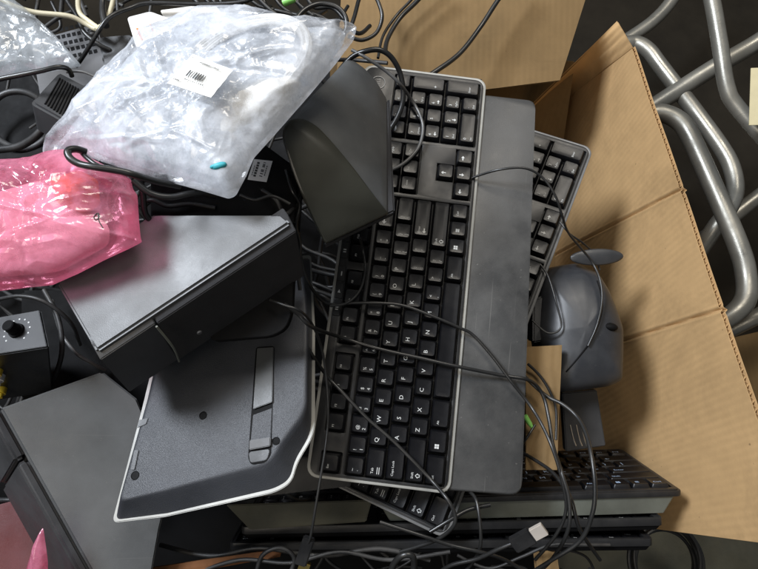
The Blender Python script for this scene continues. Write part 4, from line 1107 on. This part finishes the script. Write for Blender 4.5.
# far tangle: individual cables along the top edge
for i in range(12):
    u0 = 205+i*11; d = .56+random.uniform(0, .03)
    pts = [(u0-25, -15, d), (u0-8+random.uniform(-6, 6), random.uniform(2, 10), d), (u0+8, random.uniform(8, 22), d), (u0+26+random.uniform(-4, 8), random.uniform(4, 34), d), (u0+44, random.uniform(-5, 44), d+.02)]
    cable('black cable in the tangle along the far edge of the box', pts, .0017+random.uniform(0, .0006), 'cable', 'cable', 'cable', 'tangled cables along the far edge')
for lab, pts, rr_, mm_ in (
    ('grey cable curling in the dark gap left of the wide grey speaker', [(52, 300, .60), (60, 330, .585), (75, 352, .58), (90, 362, .585), (105, 370, .60)], .0018, 'cablegrey'),
    ('black cable looping beside the control box', [(44, 290, .58), (58, 318, .57), (62, 350, .565), (54, 378, .57), (40, 395, .585)], .0024, 'heap'),
    ('dusty cable crossing the dark gap under the pink bag', [(-5, 300, .56), (20, 296, .555), (45, 302, .555), (70, 322, .57), (80, 345, .59)], .0020, 'heap'),
    ('dusty cable running under the lowest board at the near edge', [(160, 545, .60), (210, 556, .59), (260, 548, .585), (320, 556, .58), (380, 549, .58), (430, 560, .58)], .0024, 'heap'),
    ('second dusty cable weaving along the near edge', [(190, 575, .58), (240, 560, .575), (290, 563, .57), (340, 552, .575), (390, 560, .575), (450, 552, .575)], .0020, 'heap'),
    ('looped dusty cable left of the near USB plug', [(255, 580, .57), (262, 556, .57), (280, 548, .57), (294, 558, .57), (288, 580, .57)], .0022, 'heap'),
    ('dusty cable arcing over the black housing', [(-5, 150, .52), (20, 146, .515), (40, 132, .51), (50, 112, .51), (48, 96, .515)], .0034, 'heap'),
    ('thin grey cable tucked behind the ribbed adapter', [(30, 128, .53), (44, 120, .525), (52, 126, .52), (64, 130, .52), (76, 120, .525)], .0012, 'cablegrey'),
    ('dusty cable under the wide grey speaker corner', [(140, 205, .49), (152, 200, .485), (168, 206, .49), (190, 204, .495), (215, 208, .50)], .0020, 'heap'),
    ('black cable bunched between the upper speakers', [(262, 190, .50), (276, 200, .498), (284, 214, .50), (296, 206, .51), (305, 190, .515)], .0020, 'heap'),
    ('dusty cable by the black case sticker', [(240, 195, .488), (255, 200, .487), (272, 196, .488), (290, 204, .492)], .0014, 'heap')):
    cable(lab, pts, rr_, mm_)
bm = bmesh.new(); torus(bm, P(20, 120, .535), camdir(.2, -.1, 1), .026, .0030, 48, 10); single('black_ring', bm, 'spk_dark', 'black plastic ring on the black housing at the left edge', 'ring', None, 60)
rr2 = random.Random(5)
def wander(u, v, d, n, step, box_):
    a0 = rr2.uniform(0, 6.28); pts = []
    for k in range(n):
        pts.append((u, v, d)); a0 += rr2.uniform(-1.2, 1.2); u += step*math.cos(a0); v += step*math.sin(a0); d += rr2.uniform(-.008, .008)
        u = min(max(u, box_[0]), box_[2]); v = min(max(v, box_[1]), box_[3])
    return pts
for i in range(16):
    cable('dark cable in the tangle below the lowest board at the near edge', wander(rr2.uniform(330, 600), rr2.uniform(548, 580), rr2.uniform(.60, .66), 6, 34, (240, 545, 640, 600)), rr2.uniform(.0014, .0022), 'heap', 'cable', 'cable', 'tangled cables along the near edge')
for i in range(12):
    cable('dark cable in the tangle in the far left corner of the box', wander(rr2.uniform(20, 130), rr2.uniform(-5, 24), rr2.uniform(.54, .57), 6, 26, (-20, -20, 150, 34)), rr2.uniform(.0014, .0024), 'heap', 'cable', 'cable', 'tangled cables in the far left corner')
# filler of uncountable cables added to keep the gaps in the box dark
bm = bmesh.new()
random.seed(11)
for i in range(150):
    u = random.uniform(-40, 440); v = random.uniform(60, 480); d = random.uniform(.66, .85)
    if u > 330 and v < 110: continue
    a0 = random.uniform(0, 6.28); pts = []
    for k in range(6):
        pts.append(P(u, v, d)); a0 += random.uniform(-.9, .9); u += 34*math.cos(a0); v += 34*math.sin(a0); d += random.uniform(-.02, .02)
        v = min(max(v, 60), 500); u = min(u, 480)
    tube(bm, pts, random.uniform(.0018, .0032), 7, 5)
single('cable_heap', bm, 'heap', 'added dark heap of tangled black cables filling the bottom of the box', 'cables', None, 60, 'stuff')
bm, a, pl = slab('', '', '', [(-60, 40, .90), (345, 60, .90), (500, 130, .90), (560, 640, .84), (-60, 640, .84)], .02, 'blackm', 0, .003)
single('shade_sheet', bm, 'blackm', 'black sheet added for the shade at the bottom of the box under the cables', 'shade sheet')  # added black sheet darkens the gaps as shade would
# coil on the right below the box
bm = bmesh.new()
for k in range(7):
    torus(bm, P(668+random.uniform(-4, 4), 562+random.uniform(-4, 4), .80+.006*k), camdir(.1, .2, 1), .050+random.uniform(-.006, .006), .0026, 60, 8)
single('cable_coil', bm, 'cable', 'coil of black cable below the open cardboard wall', 'cable coil')
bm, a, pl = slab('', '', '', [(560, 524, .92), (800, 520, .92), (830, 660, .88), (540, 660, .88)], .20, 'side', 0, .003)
single('added_floor_piece', bm, 'sidedark', 'dull grey green block added as the lighter floor behind the coiled black cable', 'floor piece')  # added block stands in for the lighter stretch of floor

# USB plug with bright shell, near edge
c = P(538, 532, .508); dv = (P(546, 527, .505)-P(520, 541, .512)).normalized()
t = thing('usb_plug', 'black USB plug with a bright metal shell at the near edge', 'USB plug', c)
part('shell', obox(c, dv, camdir(0, 1, 0), TOCAM, .0068, .0058, .0022, .0004), ['shell'], t)
part('grip', obox(c-dv*.016, dv, camdir(0, 1, 0), TOCAM, .0105, .0074, .0036, .0012), ['black'], t)
c = P(305, 551, .522); dv = (P(310, 536, .52)-P(300, 566, .525)).normalized()
t = thing('usb_plug', 'black USB plug pointing down below the upturned keyboard', 'USB plug', c)
part('grip', obox(c, dv, camdir(1, 0, 0), TOCAM, .014, .0055, .0035, .0012), ['black'], t)
part('shell', obox(c-dv*.018+camdir(.004, 0, 0), dv, camdir(1, 0, 0), TOCAM, .006, .0050, .002, .0003), ['gold'], t)
# green audio plug
c = P(528, 421, .585); dv = (P(533, 429, .585)-P(524, 415, .585)).normalized()
t = thing('audio_plug', 'lime green audio plug beside the palm rest', 'audio plug', c)
bm = bmesh.new(); cyl(bm, c-dv*.006, dv, .0030, .010, 16, .0024); part('grip', bm, ['green'], t)
bm = bmesh.new(); cyl(bm, c+dv*.004, dv, .0022, .004, 12, .0016); part('collar', bm, ['green'], t)
bm = bmesh.new(); cyl(bm, P(283, 3, .545), camdir(1, .3, .2), .0035, .012, 16); bevel_all(bm, .0006)
single('green_connector', bm, 'green', 'green connector among the tangle at the far edge', 'connector')

# ------------------------------------------------------------------ ground
bm = bmesh.new(); S = 30
flat_poly(bm, [Vector((-S, -S, 0)), Vector((S, -S, 0)), Vector((S, S, 0)), Vector((-S, S, 0))])
me = finish(bm, 'ground', ['floor'], None); o = bpy.data.objects.new('ground', me); COL.objects.link(o); o['kind'] = 'structure'; o['label'] = 'concrete floor with shade put into its dark colour'

# ------------------------------------------------------------------ camera, lamps, world
cam = bpy.data.cameras.new('camera'); co = bpy.data.objects.new('camera', cam); COL.objects.link(co)
co.matrix_world = CAM; cam.sensor_fit = 'HORIZONTAL'; cam.angle = 2*math.atan(CX/FPX); cam.clip_start = .01; cam.clip_end = 200
sc.camera = co
def area(name, loc, target, sx, sy, power, col):
    l = bpy.data.lights.new(name, 'AREA'); l.shape = 'RECTANGLE'; l.size = sx; l.size_y = sy; l.energy = power; l.color = col
    o = bpy.data.objects.new(name, l); COL.objects.link(o); o.location = loc
    o.rotation_euler = (Vector(target)-Vector(loc)).to_track_quat('-Z', 'Y').to_euler()
area('cool_ceiling_light', (-1.15, .75, 2.2), (-.12, .1, .6), .55, .55, 60, (.86, .92, 1.0))
area('warm_ceiling_light', (.40, 1.30, 2.5), (.1, .2, .6), .9, .6, 22, (1.0, .93, .82))
area('near_fill_light', (-.9, -.9, 2.5), (.3, .2, .6), .9, .9, 9, (1.0, .90, .76))  # added fill lamp to brighten the right cardboard wall
w = bpy.data.worlds.new('World'); sc.world = w; w.use_nodes = True
bg = w.node_tree.nodes['Background']; bg.inputs[0].default_value = (.9, .95, 1.0, 1); bg.inputs[1].default_value = .12
sc.view_settings.view_transform = 'Standard'; sc.view_settings.look = 'None'; sc.view_settings.exposure = 0; sc.view_settings.gamma = 1
sc.cycles.transparent_max_bounces = 16
